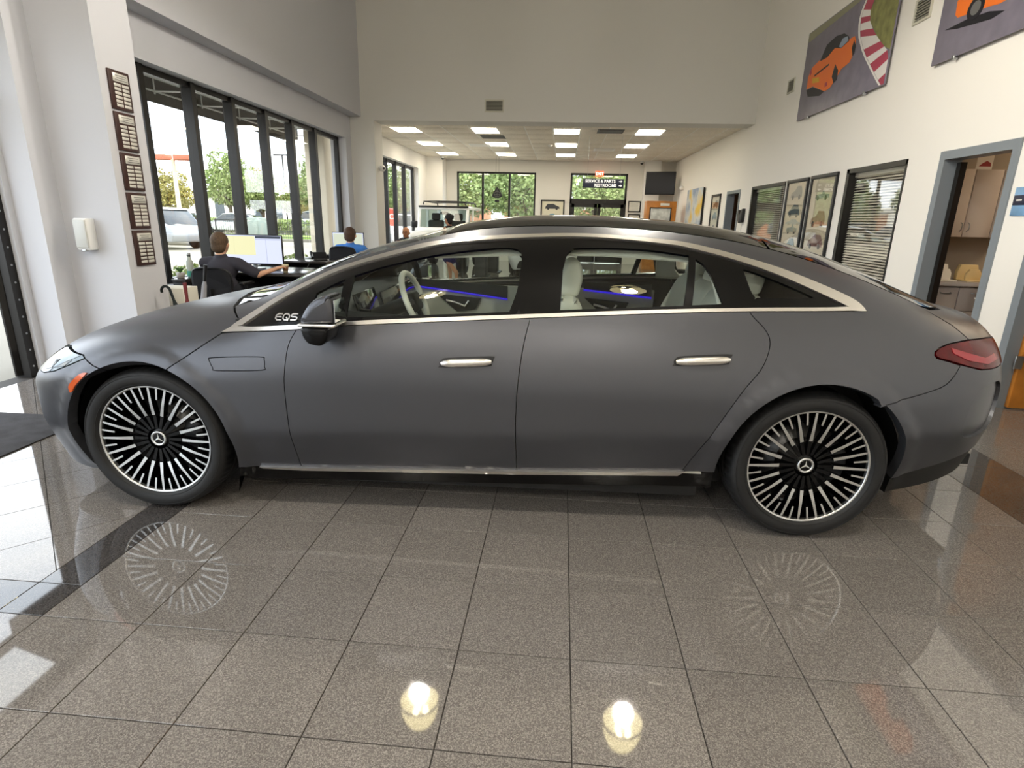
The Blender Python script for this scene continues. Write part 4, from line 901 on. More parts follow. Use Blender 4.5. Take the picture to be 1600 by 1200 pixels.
w6 = blind_window('window_6', RW1); w7 = blind_window('window_7', RW0)
# ---- tall framed prints, small frame, canvas
def cary(cx, cz, w, h, kind=0):
    """outline of a little car print, nose to +y"""
    S_ = [[(-.5,.1),(-.48,.42),(-.30,.52),(-.14,.95),(.10,1.0),(.26,.60),(.46,.46),(.5,.1)], [(-.5,.12),(-.46,.60),(-.36,.96),(.0,1.0),(.18,.62),(.46,.5),(.5,.12)], [(-.5,.1),(-.5,.4),(-.2,.46),(-.05,.75),(.02,.46),(.44,.40),(.5,.1)], [(-.5,.1),(-.47,.5),(-.34,.95),(.06,1.0),(.30,.66),(.46,.5),(.5,.12)]][kind % 4]
    return [(cx+a*w, cz+b*h) for a, b in S_], [(cx-.29*w, cz+.12*h), (cx+.29*w, cz+.12*h)]
def framed(name, y0, y1, z0, z1, label, prints, mount='#d9cdb4', fw=.055, cat='picture', group=None, x=None):
    o = empty(name, (0, 0, 0), 0, label, cat, group); mb = MB()
    for a, b, c, d in ((y0, y1, z1-fw, z1), (y0, y1, z0, z0+fw), (y0, y0+fw, z0+fw, z1-fw), (y1-fw, y1, z0+fw, z1-fw)): mb.rbox(XR-.035, XR, a, b, c, d, .005)
    mb.build('frame', m_blackp, o); MB().box(XR-.012, XR-.002, y0+fw, y1-fw, z0+fw, z1-fw).build('print', mat('mount_'+mount[1:], mount, .7), o); MB().box(XR-.019, XR-.017, y0+fw, y1-fw, z0+fw, z1-fw).build('glass', m_pane, o)
    for cy, cz, w, h, kd, col in prints:
        pl, wh = cary(cy, cz, w, h, kd); c = MB().prism(pl, XR-.0145, XR-.0121, 'x').build('printed_car', mat('ink_'+col[1:], col, .6), o)
        for a, b in wh: MB().prism([(a+h*.2*math.cos(t), b+h*.2*math.sin(t)) for t in [2*PI*k/14 for k in range(14)]], XR-.0150, XR-.0122, 'x').build('printed_wheel', m_ink, c)
    return o
fa = framed('picture_frame', 8.75, 9.63, .62, 2.215, 'tall black framed print of classic cars, nearer of the pair by the window blinds', [(9.18, 1.86, .46, .17, 2, '#8b8f8a'), (9.20, 1.48, .50, .22, 1, '#a7866e'), (9.17, 1.16, .52, .20, 3, '#8a6a66'), (9.2, .82, .5, .2, 0, '#c9c7c0')])
fb = framed('picture_frame', 9.73, 10.60, .62, 2.21, 'tall black framed print of classic cars, farther of the pair next to the office window', [(10.16, 1.90, .46, .20, 1, '#8f8d84'), (10.17, 1.62, .46, .19, 3, '#3f565e'), (10.16, 1.36, .44, .2, 2, '#4d6468'), (10.16, 1.06, .46, .22, 1, '#3f6a78'), (10.16, .78, .46, .2, 0, '#5a6a60')])
fc = framed('picture_frame', 14.88, 15.72, .95, 2.185, 'narrow black framed print with three blue cars beside the canvas painting', [(15.3, 1.86, .44, .18, 1, '#26303a'), (15.3, 1.58, .44, .18, 3, '#2c6f8a'), (15.3, 1.25, .44, .2, 0, '#30343c')], '#d6d4c0')
o = empty('canvas_painting', (-.021, 0, 0), 0, 'abstract canvas painting in pale blue and yellow on the office wall', 'painting')
mcv = mat('abstract_paint', '#a9b2bd', .7); nt = mcv.node_tree; tc = nt.nodes.new('ShaderNodeTexCoord'); nz = nt.nodes.new('ShaderNodeTexNoise'); nz.inputs['Scale'].default_value = 1.7; nz.inputs['Detail'].default_value = 5; rp = nt.nodes.new('ShaderNodeValToRGB')
e = rp.color_ramp.elements; e[0].position = .36; e[0].color = (*lin('#8794ab'), 1); e[1].position = .66; e[1].color = (*lin('#d6b24a'), 1); k_ = rp.color_ramp.elements.new(.52); k_.color = (*lin('#c4c7c4'), 1)
nt.links.new(tc.outputs['Object'], nz.inputs['Vector']); nt.links.new(nz.outputs['Fac'], rp.inputs['Fac']); nt.links.new(rp.outputs['Color'], nt.nodes['Principled BSDF'].inputs['Base Color'])
MB().rbox(XR-.055, XR-.05+.004, 16.55, 18.55, 1.0, 2.43, .002).build('painted_face', mcv, o); MB().rbox(XR-.046, XR, 16.56, 18.54, 1.01, 2.42, .003).build('stretcher', m_blackp, o)
# hand sanitiser column / wall phone by the small doorway
o = empty('wall_phone', (0, 0, 0), 0, 'black handset and white notice on the wall by the small doorway', 'phone')
MB().prism([(13.02, 1.50), (12.84, 1.52), (12.82, 1.80), (12.90, 1.78), (13.0, 1.66), (13.10, 1.78), (13.16, 1.60)], XR-.07, XR, 'x', r=.01).build('handset', m_blackp, o); MB().rbox(XR-.012, XR, 12.98, 13.26, 1.30, 1.62, .003).build('notice', m_paper, o)
# blue sign between the office doors
o = empty('door_sign', (0, 0, 0), 0, 'blue and white sign plate on the wall between two office doors', 'sign')
MB().rbox(XR-.012, XR, 5.16, 5.40, 1.60, 1.83, .003).build('plate', mat('sign_blue', '#7fa9cf', .35, noise=(4, .25)), o); MB().rbox(XR-.015, XR-.011, 5.16, 5.395, 1.685, 1.765, .001, seg=1).build('name_strip', mat('sign_navy', '#2c2f45', .4), o); MB().box(XR-.0158, XR-.0148, 5.30, 5.36, 1.72, 1.732).build('lettering', m_paper, o)
# ---- offices behind the wall
m_owall = mat('office_wall', '#a49a8c', .8)
wo = MB(); X1 = XR+3.0
wo.box(X1, X1+.1, 2.4, YF, 0, 2.75).box(XR+.14, X1, 7.085, 7.115, 0, 2.75).box(XR+.14, X1, 12.95, 13.05, 0, 2.75).box(XR+.14, X1, 2.4, 2.5, 0, 2.75).box(XR+.14, X1, 16.0, 16.1, 0, 2.75).build('wall_office', m_owall, kind='structure')
MB().box(XR+.14, X1+.1, 2.4, YF, 2.75, 2.85).build('ceiling_office', m_ceil, kind='structure')
for (yy, s, w) in ((6.0, 1, 'by the cabinets'), (14.5, 1, 'behind the small doorway')):
    o = empty('ceiling_light', (XR+2.4, yy, 2.75), 0, 'flat ceiling light panel in the office '+w, 'ceiling light'); MB().rbox(-.3, .3, -.6, .6, -.02, 0, .004).build('diffuser', emis('office_panel', '#ffe3bf', 10), o)
# orange accent wall in the far office
MB().box(XR+1.6, XR+1.7, 13.2, 15.9, 0, 2.7).build('wall_accent', mat('terracotta_wall', '#b4643c', .7), kind='structure')
# wall cabinets, counter, drawers seen through the nearer door
cabY = 6.72
for i, (a, b, nm) in enumerate(((3.98, 4.285, 'left'), (4.287, 4.565, 'middle'), (4.567, 4.99, 'right'))):
    o = empty('wall_cabinet', (a, cabY, 1.40), 0, f'beige wall cabinet in the office, {nm} door', 'cabinet', 'beige wall cabinets')
    MB().box(.002, b-a-.002, .018, .36, 0, .69).build('body', m_lam, o); d = MB().rbox(.003, b-a-.003, 0, .017, .002, .688, .003).build('door', m_lam, o)
    hx = b-a-.035 if i == 0 else .035; MB().tube([(hx, 0, .06), (hx, -.03, .075), (hx, -.03, .135), (hx, 0, .15)], .005).build('handle', m_alu, d)
o = empty('worktop', (3.98, 6.45, .90), 0, 'grey worktop along the office wall under the cabinets', 'worktop'); MB().rbox(0, 1.0, 0, .62, 0, .04, .006).build('slab', m_lam2, o)
for i, (a, b, ds) in enumerate(((3.98, 4.25, [(.1, .89)]), (4.252, 4.60, [(.1, .36), (.365, .63), (.635, .89)]))):
    o = empty('base_cabinet', (a, 6.50, 0), 0, ['grey base cabinet with one door under the worktop', 'grey drawer unit under the worktop'][i], 'cabinet'); MB().box(.002, b-a-.002, .02, .55, .0, .898).build('body', m_lam2, o)
    for c, d_ in ds:
        dr_ = MB().rbox(.004, b-a-.004, 0, .019, c, d_-.006, .003).build('drawer' if i else 'door', m_lam2, o); MB().tube([((b-a)/2-.05, 0, d_-.06), ((b-a)/2-.045, -.025, d_-.065), ((b-a)/2+.045, -.025, d_-.065), ((b-a)/2+.05, 0, d_-.06)], .005).build('handle', m_alu, dr_)
def tray(x, col, w, lab):
    o = empty('paper_tray', (x, 6.56, .94), 0, lab, 'tray'); MB().prism([(0,0),(w,0),(w,.10),(w*.9,.17),(w*.1,.17),(0,.10)], .20, .25, 'y', r=.004).build('back_panel', col, o); MB().prism([(w*.14,0),(w*.86,0),(w*.86,.08),(w*.72,.125),(w*.28,.125),(w*.14,.08)], .10, .13, 'y', r=.004).build('front_panel', col, o); MB().rbox(0, w, .02, .25, 0, .012, .003).build('base', col, o)
tray(4.09, m_paper, .17, 'white stepped paper tray on the office worktop'); tray(4.36, mat('cream_tray', '#dcc48e', .5), .22, 'cream stepped paper tray on the office worktop')
for i, (a, b) in enumerate(((4.0, 4.10), (4.30, 4.46))):
    o = empty('photo_card', (a, cabY+.05, 2.091), 0, ['small car photo card at the left on the wall cabinets', 'white photo card with a red car on the wall cabinets'][i], 'card'); MB().box(0, b-a, 0, .006, 0, .15).build('card', m_paper, o); MB().prism([((b-a)*.15, .03), ((b-a)*.9, .03), ((b-a)*.85, .065), ((b-a)*.6, .085), ((b-a)*.35, .06)], -.002, 0, 'y').build('printed_car', mat('card_red', '#9a2b2b', .5), o)
o = empty('open_binder', (4.35, 6.18, .78), 0, 'open white binder on a stand before the drawers', 'binder'); MB().rbox(0, .3, 0, .22, 0, .015, .004).build('pages', m_paper, o); MB().rbox(.13, .17, .09, .13, -.78, 0, .004).build('stand', m_blackp, o)

# ---- back room: signs, television, cabinet, pictures on the far wall
o = empty('direction_sign', (.96, 15.2, 0), 0, 'dark blue hanging sign reading service and parts, restrooms, with arrows', 'sign')
Sx = .505
MB().rbox(-Sx, Sx, -.012, .012, 2.275, 2.495, .004).build('board', mat('sign_navy2', '#1d2138', .4), o)
RX = Matrix.Rotation(PI/2, 4, 'X')
m_sgw = mat('sign_white', '#f0f0ec', .5, emit='#ffffff', estr=.25)
text('lettering', 'SERVICE & PARTS', .098, m_sgw, o, Matrix.Translation((-.075, -.014, 2.435)) @ RX, bold=.003); text('lettering', 'RESTROOMS', .098, m_sgw, o, Matrix.Translation((.05, -.014, 2.335)) @ RX, bold=.003)
for z in (2.435, 2.335): MB().prism([(.385, z-.009), (.43, z-.009), (.43, z-.03), (.47, z), (.43, z+.03), (.43, z+.009), (.385, z+.009)], -.016, -.012, 'y').build('arrow', m_sgw, o)
for x in (-.4, .4): MB().cyl((x, 0, 2.49), (x, 0, ZB+.01), .003, n=6).build('hanger', m_alu, o)
o = empty('exit_sign', (1.16, 20.6, 0), 0, 'small red lit exit sign hanging from the ceiling before the glass doors', 'sign'); MB().rbox(-.14, .14, -.02, .02, 2.92, 3.10, .006).build('housing', emis('exit_red', '#ff5a2a', 1.3), o); text('lettering', 'EXIT', .13, emis('exit_white', '#fff0e0', 2.0), o, Matrix.Translation((0, -.022, 3.01)) @ RX); MB().cyl((0, 0, 3.1), (0, 0, ZB), .006, n=6).build('stem', m_white, o)
o = empty('hanging_emblem', (-2.27, 20.2, 0), 0, 'black rounded triangle emblem hanging on wires before the far window', 'emblem')
tri = smooth([(0, .36), (.075, .27), (.165, .10), (.15, .035), (.0, .0), (-.15, .035), (-.165, .10), (-.075, .27), (0, .36)], 4)[:-1]
MB().prism([(a, b+2.15) for a, b in tri], -.01, .01, 'y').build('plate', m_blackp, o)
mb = MB(); mb.tube([(.10*math.cos(a), -.012, 2.28+.085*math.sin(a)) for a in [2*PI*k/20 for k in range(20)]], .005, 6, closed=True); mb.tube([(0, -.012, 2.20), (0, -.012, 2.46)], .005, 6); mb.tube([(-.09, -.012, 2.27), (.09, -.012, 2.27)], .005, 6); mb.build('relief_lines', mat('emblem_line', '#5b5b58', .5), o, kind='stuff')
MB().rbox(-.08, .08, -.008, .008, 2.02, 2.09, .003).build('name_plate', m_blackp, o)
mb = MB()
for x in (-.05, .05): mb.cyl((x, 0, 2.3), (x, 0, ZB+.01), .003, n=5); mb.cyl((x, 0, 2.05), (x, 0, 2.2), .003, n=5)
mb.build('wires', m_blackp, o)
o = empty('television', (3.14, 20.2, 2.72), math.radians(-14), 'black flat television on a bracket in the far right corner', 'television'); MB().rbox(-.48, .48, -.03, .03, -.36, .36, .012).build('casing', m_blackp, o); MB().box(-.455, .455, -.033, -.029, -.325, .335).build('screen', mat('tv_screen', '#151316', .3, spec=.3), o); MB().rbox(-.03, .03, .03, .75, -.05, .05, .01).build('bracket', m_blackp, o)
o = empty('display_cabinet', (0, 0, 0), 0, 'orange wood display cabinet with a framed picture on its front under the television', 'cabinet')
MB().rbox(2.60, 3.52, 19.0, 19.55, 0, 2.12, .01).build('body', m_owood, o); MB().rbox(2.73, 3.34, 18.985, 19.0, 1.30, 1.90, .004).build('picture', mat('cabinet_print', '#c9ccc9', .5, noise=(6, .3)), o); MB().rbox(3.02, 3.30, 18.985, 19.0, 1.98, 2.06, .003).build('label_card', m_paper, o)
mb = MB()
for a, b, c, d in ((2.70, 3.37, 1.90, 1.93), (2.70, 2.73, 1.27, 1.93), (3.34, 3.37, 1.27, 1.93), (2.70, 3.37, 1.27, 1.30)): mb.box(a, b, 18.975, 19.0, c, d)
mb.build('picture_frame', m_blackp, o)
def far_frame(x0, x1, z0, z1, lab, mount, fw=.05, car=None):
    o = empty('picture_frame', (0, 0, 0), 0, lab, 'picture'); mb = MB()
    for a, b, c, d in ((x0, x1, z1-fw, z1), (x0, x1, z0, z0+fw), (x0, x0+fw, z0+fw, z1-fw), (x1-fw, x1, z0+fw, z1-fw)): mb.box(a, b, YF-.03, YF, c, d)
    mb.build('frame', m_blackp, o); MB().box(x0+fw, x1-fw, YF-.01, YF-.003, z0+fw, z1-fw).build('print', mat('mount_'+mount[1:], mount, .7), o)
    if car:
        for i, (cx, cz, w, h, col) in enumerate(car):
            pl, wh = cary(cx, cz, w, h, i+3); c = MB().prism(pl, YF-.013, YF-.0101, 'y').build('printed_car', mat('ink_'+col[1:], col, .6), o)
            for a, b in wh: MB().prism([(a+.04*math.cos(t), b+.04*math.sin(t)) for t in [2*PI*k/12 for k in range(12)]], YF-.014, YF-.0102, 'y').build('printed_wheel', m_ink, c)
    else:
        mb = MB()
        for k in range(5): mb.box(x0+fw+.05, x1-fw-.05, YF-.0112, YF-.0101, z1-fw-.06-.05*k, z1-fw-.05-.05*k)
        mb.build('printed_lines', mat('faint_ink', '#8e8e8a', .7), o, kind='stuff')
far_frame(-.82, .03, 1.20, 2.17, 'black framed car drawing on the far wall between window and glass doors', '#cfcab4', car=[(-.40, 1.84, .52, .19, '#3a3c40'), (-.40, 1.5, .5, .2, '#3f7f9a')])
far_frame(2.26, 2.70, 1.81, 2.18, 'black framed certificate right of the glass doors, upper one', '#dcd9cf', .035); far_frame(2.28, 2.70, 1.36, 1.74, 'black framed certificate right of the glass doors, lower one', '#dcd9cf', .035)
# cameras
def cam_ball(name, loc, lab, d):
    o = empty(name, loc, 0, lab, 'security camera'); MB().lathe([(.0, .06), (.055, .06), (.06, .02), (.055, 0), (0, 0)], 20).build('mount', m_white, o); MB().ell((0, 0, -.01), (.055, .055, .05), 16, 10).build('lens_dome', mat('cam_dome', '#3a3a3a', .1, coat=1), o)
cam_ball('dome_camera', (-4.18, 20.45, ZB-.06), 'small dome camera at the ceiling in the far left corner', 0); cam_ball('dome_camera', (2.60, 21.1, ZB-.06), 'small dome camera at the ceiling near the far right pier', 0)
o = empty('wall_camera', (-4.133, 13.2, 2.50), 0, 'white round camera on the pier left of the opening', 'security camera'); MB().ell((.07, 0, 0), (.07, .07, .07), 20, 12).build('ball', m_white, o); MB().cyl((0, 0, 0), (.03, 0, 0), .05).build('mount', m_white, o); MB().cyl((.10, -.04, 0), (.125, -.055, -.005), .025).build('lens', m_blackp, o)
o = empty('wall_camera', (XR, 17.2+2.4, 2.55), 0, 'white round camera on the office wall near the television', 'security camera'); MB().ell((-.07, 0, 0), (.07, .07, .07), 20, 12).build('ball', m_white, o); MB().cyl((-.03, 0, 0), (0, 0, 0), .05).build('mount', m_white, o)
# ceiling diffusers of the suspended ceiling
for x, y, lab in ((-1.87, 15.55, 'dark ceiling air return behind the front second light panel'), (1.0, 14.4, 'dark ceiling air return left of the front rightmost light panel'), (-2.45, 17.3, 'white square ceiling diffuser left of the second column'), (1.1, 18.0, 'white square ceiling diffuser near the third and fourth columns')):
    o = empty('ceiling_vent', (x, y, ZB-.01), 0, lab, 'vent'); dk = 'dark' in lab
    MB().box(-.3, .3, -.3, .3, 0, .008).build('plate', mat('ret_dark', '#4a4a48', .6) if dk else m_white, o)
    for k in range(5): MB().box(-.26, .26, -.25+.1*k, -.21+.1*k, -.012, 0).build('blade', mat('ret_blade', '#6d6c68', .5) if dk else m_pframe, o)
o = empty('smoke_detector', (-.45, 17.0, ZB-.005), 0, 'small round smoke detector on the suspended ceiling', 'detector'); MB().lathe([(0, -.05), (.04, -.045), (.06, -.02), (.065, 0)], 20).build('cover', m_white, o)

# ---- desk area by the long window
m_desk = mat('desk_top', '#34302e', .18, coat=.3); m_desk2 = mat('desk_body', '#1e1c1c', .5)
def desk(x0, x1, y0, y1, lab):
    o = empty('desk', ((x0+x1)/2, (y0+y1)/2, 0), 0, lab, 'desk'); a, b = (x1-x0)/2, (y1-y0)/2
    MB().rbox(-a, a, -b, b, .71, .745, .006).build('desk_top', m_desk, o); MB().box(-a+.05, a-.05, b-.12, b-.10, .15, .71).build('modesty_panel', m_desk2, o)
    for s in (-1, 1): MB().box(s*(a-.03)-.02, s*(a-.03)+.02, -b+.05, b-.05, 0, .71).build('side_panel', m_desk2, o)
desk(-4.60, -3.02, 7.05, 7.98, 'dark topped desk of the man in the charcoal shirt'); desk(-4.58, -3.45, 10.85, 11.65, 'dark desk of the man in the blue shirt by the window'); desk(-4.60, -3.80, 9.1, 9.75, 'low dark side table with the telephone under the window')
desk(-4.45, -3.30, 13.52, 13.98, 'desk at the opening before the bald man')
def monitor(x, y, rz, w, h, zc_, lab, img):
    o = empty('monitor', (x, y, .745), rz, lab, 'monitor'); z0 = zc_-.745-h/2
    MB().rbox(-w/2, w/2, -.012, .02, z0, z0+h, .006).build('casing', m_blackp, o); s = MB().box(-w/2+.012, w/2-.012, -.0135, -.0118, z0+.018, z0+h-.012).build('screen', emis('screen_white', '#c9cfe6', .75), o)
    for a, b, c, d, col, st in img: MB().box(-w/2+.012+a*(w-.024), -w/2+.012+b*(w-.024), -.0145, -.0137, z0+.018+c*(h-.03), z0+.018+d*(h-.03)).build('screen_window', emis('scr_'+col[1:], col, st), s)
    MB().rbox(-.03, .03, .02, .045, 0, z0+h*.5, .008).rbox(-.12, .12, -.07, .10, 0, .014, .005).build('stand', m_alu, o)
monitor(-4.20, 7.62, 0, .86, .40, 1.0, 'wide monitor with a yellow and a white window before the charcoal shirt man', [(.03, .56, .30, .97, '#d9d6a8', .75), (.20, .205, .3, .97, '#b9b690', .6), (.57, .99, .90, .99, '#3c4556', .5), (.74, .745, .02, .88, '#9ba3c0', .6), (.57, .99, .85, .87, '#a7aecb', .6)])
monitor(-4.22, 11.28, 0, .64, .31, 1.0, 'monitor with a pale green screen before the blue shirt man', [(.02, .98, .05, .95, '#c3c9b4', .7), (.4, .41, .05, .95, '#9aa08c', .6)])
o = empty('keyboard', (-3.98, 7.30, .745), 0, 'black keyboard on the desk before the wide monitor', 'keyboard'); MB().rbox(-.2, .2, -.06, .06, 0, .018, .005).build('body', m_blackp, o); MB().rbox(-.19, .19, -.05, .05, .018, .023, .002).build('keys', mat('key_grey', '#2a2a2c', .5), o)
o = empty('paper_cup', (-3.56, 7.22, .745), 0, 'cream paper cup with a brown sleeve on the desk by the mans hand', 'cup'); MB().lathe([(.0, 0), (.028, 0), (.040, .10), (.041, .105), (.038, .105), (.027, .004), (0, .004)], 24).build('cup_body', mat('cup_cream', '#d7cfae', .6), o); MB().lathe([(.031, .025), (.0315, .025), (.0382, .08), (.0375, .08)], 24).build('sleeve', mat('cup_brown', '#7c5338', .7), o)
o = empty('water_bottle', (-4.58, 6.80, .70), 0, 'tall grey water bottle with green base by the window', 'bottle'); MB().lathe([(0, 0), (.038, 0), (.04, .01), (.04, .16), (.036, .19), (.02, .22), (.02, .25), (.0, .25)], 24).build('flask', mat('bottle_grey', '#a9b0a8', .4), o); MB().lathe([(0, .25), (.022, .25), (.022, .285), (0, .288)], 20).build('cap', m_alu, o); MB().lathe([(.0405, .005), (.0412, .01), (.0412, .07), (.0405, .075)], 24).build('green_band', mat('bottle_green', '#3f8f80', .4), o)
o = empty('low_cabinet', (-4.42, 6.72, 0), 0, 'dark low cabinet under the window behind the umbrellas', 'cabinet'); MB().rbox(-.23, -.07, -.18, .30, 0, .66, .008).build('body', m_desk2, o); MB().rbox(-.235, -.06, -.19, .31, .66, .698, .005).build('top', m_desk, o)
o = empty('office_box', (-4.00, 5.60, 0), 0, 'white carton box standing beside the umbrella stand', 'box'); MB().rbox(-.17, .20, -.12, .12, 0, .73, .006).build('carton', mat('carton_white', '#d6d3c6', .7), o); MB().box(-.17, .20, -.122, -.119, .55, .555).build('seam', m_lam2, o)
def phone(x, y, z, lab, rz=0):
    o = empty('desk_phone', (x, y, z), rz, lab, 'phone'); MB().prism([(-.10, 0), (.10, 0), (.10, .03), (-.06, .13), (-.10, .13)], -.11, .11, 'y', r=.008).build('body', m_blackp, o); MB().tube([(-.08, -.13, .12), (-.03, -.14, .11), (.05, -.14, .065), (.09, -.13, .04)], [.026, .016, .016, .026]).build('handset', m_blackp, o)
    MB().tube([(.08, -.14, .03), (.12, -.18, -.02), (.10, -.22, -.10), (.05, -.20, -.08), (.02, -.15, .01)], .006).build('cord', mat('phone_cord', '#9c9c98', .5), o)
phone(-4.02, 9.40, .745, 'black desk telephone with coiled cord on the low side table', math.radians(-60)); phone(-4.45, 7.25, .745, 'black desk telephone left of the charcoal shirt man', math.radians(60))
# office chairs
def chair(x, y, rz, lab, zt=.84, col=None):
    o = empty('office_chair', (x, y, 0), rz, lab, 'chair'); mc = mat('chair_fabric', '#15151a', .85); 
    MB().rbox(-.25, .25, -.24, .25, .43, .50, .03).build('seat', mc, o)
    prof = smooth([(-.22, .52), (-.245, .66), (-.225, zt-.05), (-.12, zt), (.12, zt), (.225, zt-.05), (.245, .66), (.22, .52)], 4)
    bm_ = MB(); n = len(prof)
    f = [(a, -.27-.06*(1-(a/.25)**2), b) for a, b in prof]; bk = [(a, -.23-.06*(1-(a/.25)**2), b) for a, b in prof]; bm_.add(f+bk, [tuple(range(n)), tuple(range(2*n-1, n-1, -1))]+[(i, i+n, (i+1) % n+n, (i+1) % n) for i in range(n)]); bm_.build('backrest', mc, o)
    MB().tube([(p[0]*1.01, -.25-.06*(1-(p[0]/.25)**2), p[1]) for p in prof], .012, 6).build('back_frame', m_blackp, o)
    MB().tube([(0, -.28, .6), (0, -.27, .45), (0, -.1, .40)], .025).cyl((0, 0, .12), (0, 0, .44), .028).build('column', m_blackp, o)
    for s in (-1, 1): MB().tube([(s*.25, -.05, .44), (s*.30, -.05, .50), (s*.30, -.05, .64)], .014).rbox(s*.30-.035, s*.30+.035, -.15, .10, .64, .665, .01).build('armrest', m_blackp, o)
    for k in range(5):
        a = 2*PI*k/5+.3; l_ = MB().tube([(0, 0, .13), (.15*math.cos(a), .15*math.sin(a), .10), (.29*math.cos(a), .29*math.sin(a), .075)], [.022, .018, .014]).build('base_leg', m_blackp, o); MB().cyl((.29*math.cos(a)-.02*math.sin(a), .29*math.sin(a)+.02*math.cos(a), .032), (.29*math.cos(a)+.02*math.sin(a), .29*math.sin(a)-.02*math.cos(a), .032), .031, n=12).build('castor', m_blackp, l_)
chair(-4.14, 6.78, 0, 'black office chair of the man in the charcoal shirt', .84); chair(-3.92, 10.42, 0, 'dark mesh office chair of the man in the blue shirt', .93); chair(-3.84, 14.45, PI, 'black office chair of the bald man', .90)
# umbrellas in a stand behind the bonnet
o = empty('umbrella_stand', (-3.58, 5.22, 0), 0, 'black metal umbrella stand behind the car bonnet', 'stand'); MB().lathe([(0, .01), (.13, .01), (.13, 0), (.14, 0), (.135, .45), (.125, .45), (.122, .02), (0, .02)], 24).build('bin', m_blackp, o)
def umbrella(x, y, tilt, col, lab, rz=0, zt=.66, hook=True):
    o = empty('umbrella', (x, y, 0.02), rz, lab, 'umbrella'); o.rotation_euler = (0, tilt, rz)
    mu = mat('umb_'+col[1:], col, .7)
    if hook: MB().tube([(0, 0, zt-.16), (0, 0, zt-.05)]+[(-.045+.045*math.cos(a), 0, zt-.05+.045*math.sin(a)) for a in [PI*k/10*1.05 for k in range(11)]], .0125, 10).build('handle', mu, o)
    else: MB().tube([(0, 0, zt-.16), (0, 0, zt)], [.014, .018], 10).build('handle', m_blackp if zt > .9 else mu, o)
    MB().lathe([(.0, .0), (.006, .01), (.018, .06), (.035, zt*.45), (.022, zt-.2), (.012, zt-.15)], 12).build('canopy', mu, o)
umbrella(-3.57, 5.22, math.radians(-14), '#0f1a19', 'black umbrella with a curved cane handle', 0, .80); umbrella(-3.60, 5.25, math.radians(-1), '#6e2a2c', 'dark red folded umbrella in the stand', 0, .80, False); umbrella(-3.53, 5.19, math.radians(11), '#8d8d92', 'grey folded umbrella with a long black handle', 0, 1.0, False)
# potted plant bits on the sill
o = empty('potted_plant', (-4.58, 6.60, .70), 0, 'small green plant in a pot on the window ledge', 'plant'); MB().lathe([(0, 0), (.04, 0), (.05, .07), (.045, .07), (0, .06)], 16).build('pot', m_lam2, o)
for k in range(9):
    a = 2.4*k; r = .05+.012*(k % 3); mb = MB(); c, s = math.cos(a), math.sin(a); mb.add([(0, 0, .06), (r*c*.5-.018*s, r*s*.5+.018*c, .11), (r*c*1.3, r*s*1.3, .12+.01*(k % 4)), (r*c*.5+.018*s, r*s*.5-.018*c, .11)], [(0, 1, 2, 3)]); mb.build('leaf', mat('leaf_green', '#4f7a3a', .6), o)
# stanchion and pedestals seen through the car windows
o = empty('stanchion', (-2.34, 13.60, 0), 0, 'thin black stanchion post on the floor behind the car', 'post'); MB().lathe([(0, .0), (.15, 0), (.15, .012), (.02, .03), (.022, .95), (.03, .96), (.03, .99), (0, 1.0)], 20).build('post', m_blackp, o)
for x, y, lab in ((-2.10, 15.2, 'grey pedestal table nearer to the white suv'), (-1.95, 16.6, 'grey pedestal table farther back in the back room')):
    o = empty('pedestal_table', (x, y, 0), 0, lab, 'table'); MB().rbox(-.22, .22, -.35, .35, 1.0, 1.04, .01).build('top', m_white, o); MB().rbox(-.14, .14, -.25, .25, .02, 1.0, .015).build('column', mat('pedestal_dark', '#3c3d3e', .4), o); MB().rbox(-.22, .22, -.32, .32, 0, .02, .005).build('foot', m_blackp, o)
# ================================================================== OUTSIDE
GZ = -.10
m_conc = mat('concrete_ground', '#847f74', .9, noise=(.35, .12)); m_grass = mat('lawn_green', '#7f9a4a', .95, noise=(1.5, .3)); m_leaf = None
MB().box(-140, -5.0, -60, 170, GZ-.3, GZ).build('ground_left', m_conc, kind='structure'); MB().box(-5.0, 60, YF+.25, 170, GZ-.3, GZ).build('ground_rear', m_conc, kind='structure'); MB().box(-5.0, 60, -60, YN-.25, GZ-.3, GZ).build('ground_front', m_conc, kind='structure')
MB().rbox(-60, -12, 36.0, 40.5, GZ, GZ+.12, .05).build('lawn_strip', m_grass, label='mown grass strip along the car park', cat='lawn', kind='stuff')
o = empty('kerb_island', (-17.2, 27.9, GZ), 0, 'kerbed island with reddish mulch beside the parked silver car', 'kerb'); MB().rbox(-3.2, 1.6, -1.2, 1.4, 0, .16, .05).build('kerb', m_conc, o); MB().rbox(-3.0, 1.4, -1.0, 1.2, .1, .19, .04).build('mulch', mat('mulch_red', '#9a6a4c', .95, noise=(6, .4)), o)
MB().box(-60, -13, 33.0, 33.5, GZ, GZ+.14).build('kerb_line', m_conc, label='long pale kerb in front of the iron fence', cat='kerb')
def leafmat(name, a, b):
    m = bpy.data.materials.new(name); m.use_nodes = True; nt = m.node_tree; p = nt.nodes['Principled BSDF']; g_ = nt.nodes.new('ShaderNodeNewGeometry'); r = nt.nodes.new('ShaderNodeValToRGB')
    r.color_ramp.elements[0].color = (*lin(a), 1); r.color_ramp.elements[1].color = (*lin(b), 1); nt.links.new(g_.outputs['Random Per Island'], r.inputs['Fac']); nt.links.new(r.outputs['Color'], p.inputs['Base Color']); p.inputs['Roughness'].default_value = .7; p.inputs['Specular IOR Level'].default_value = .2
    p.inputs['Subsurface Weight'].default_value = 0; MATS[name] = m; return m
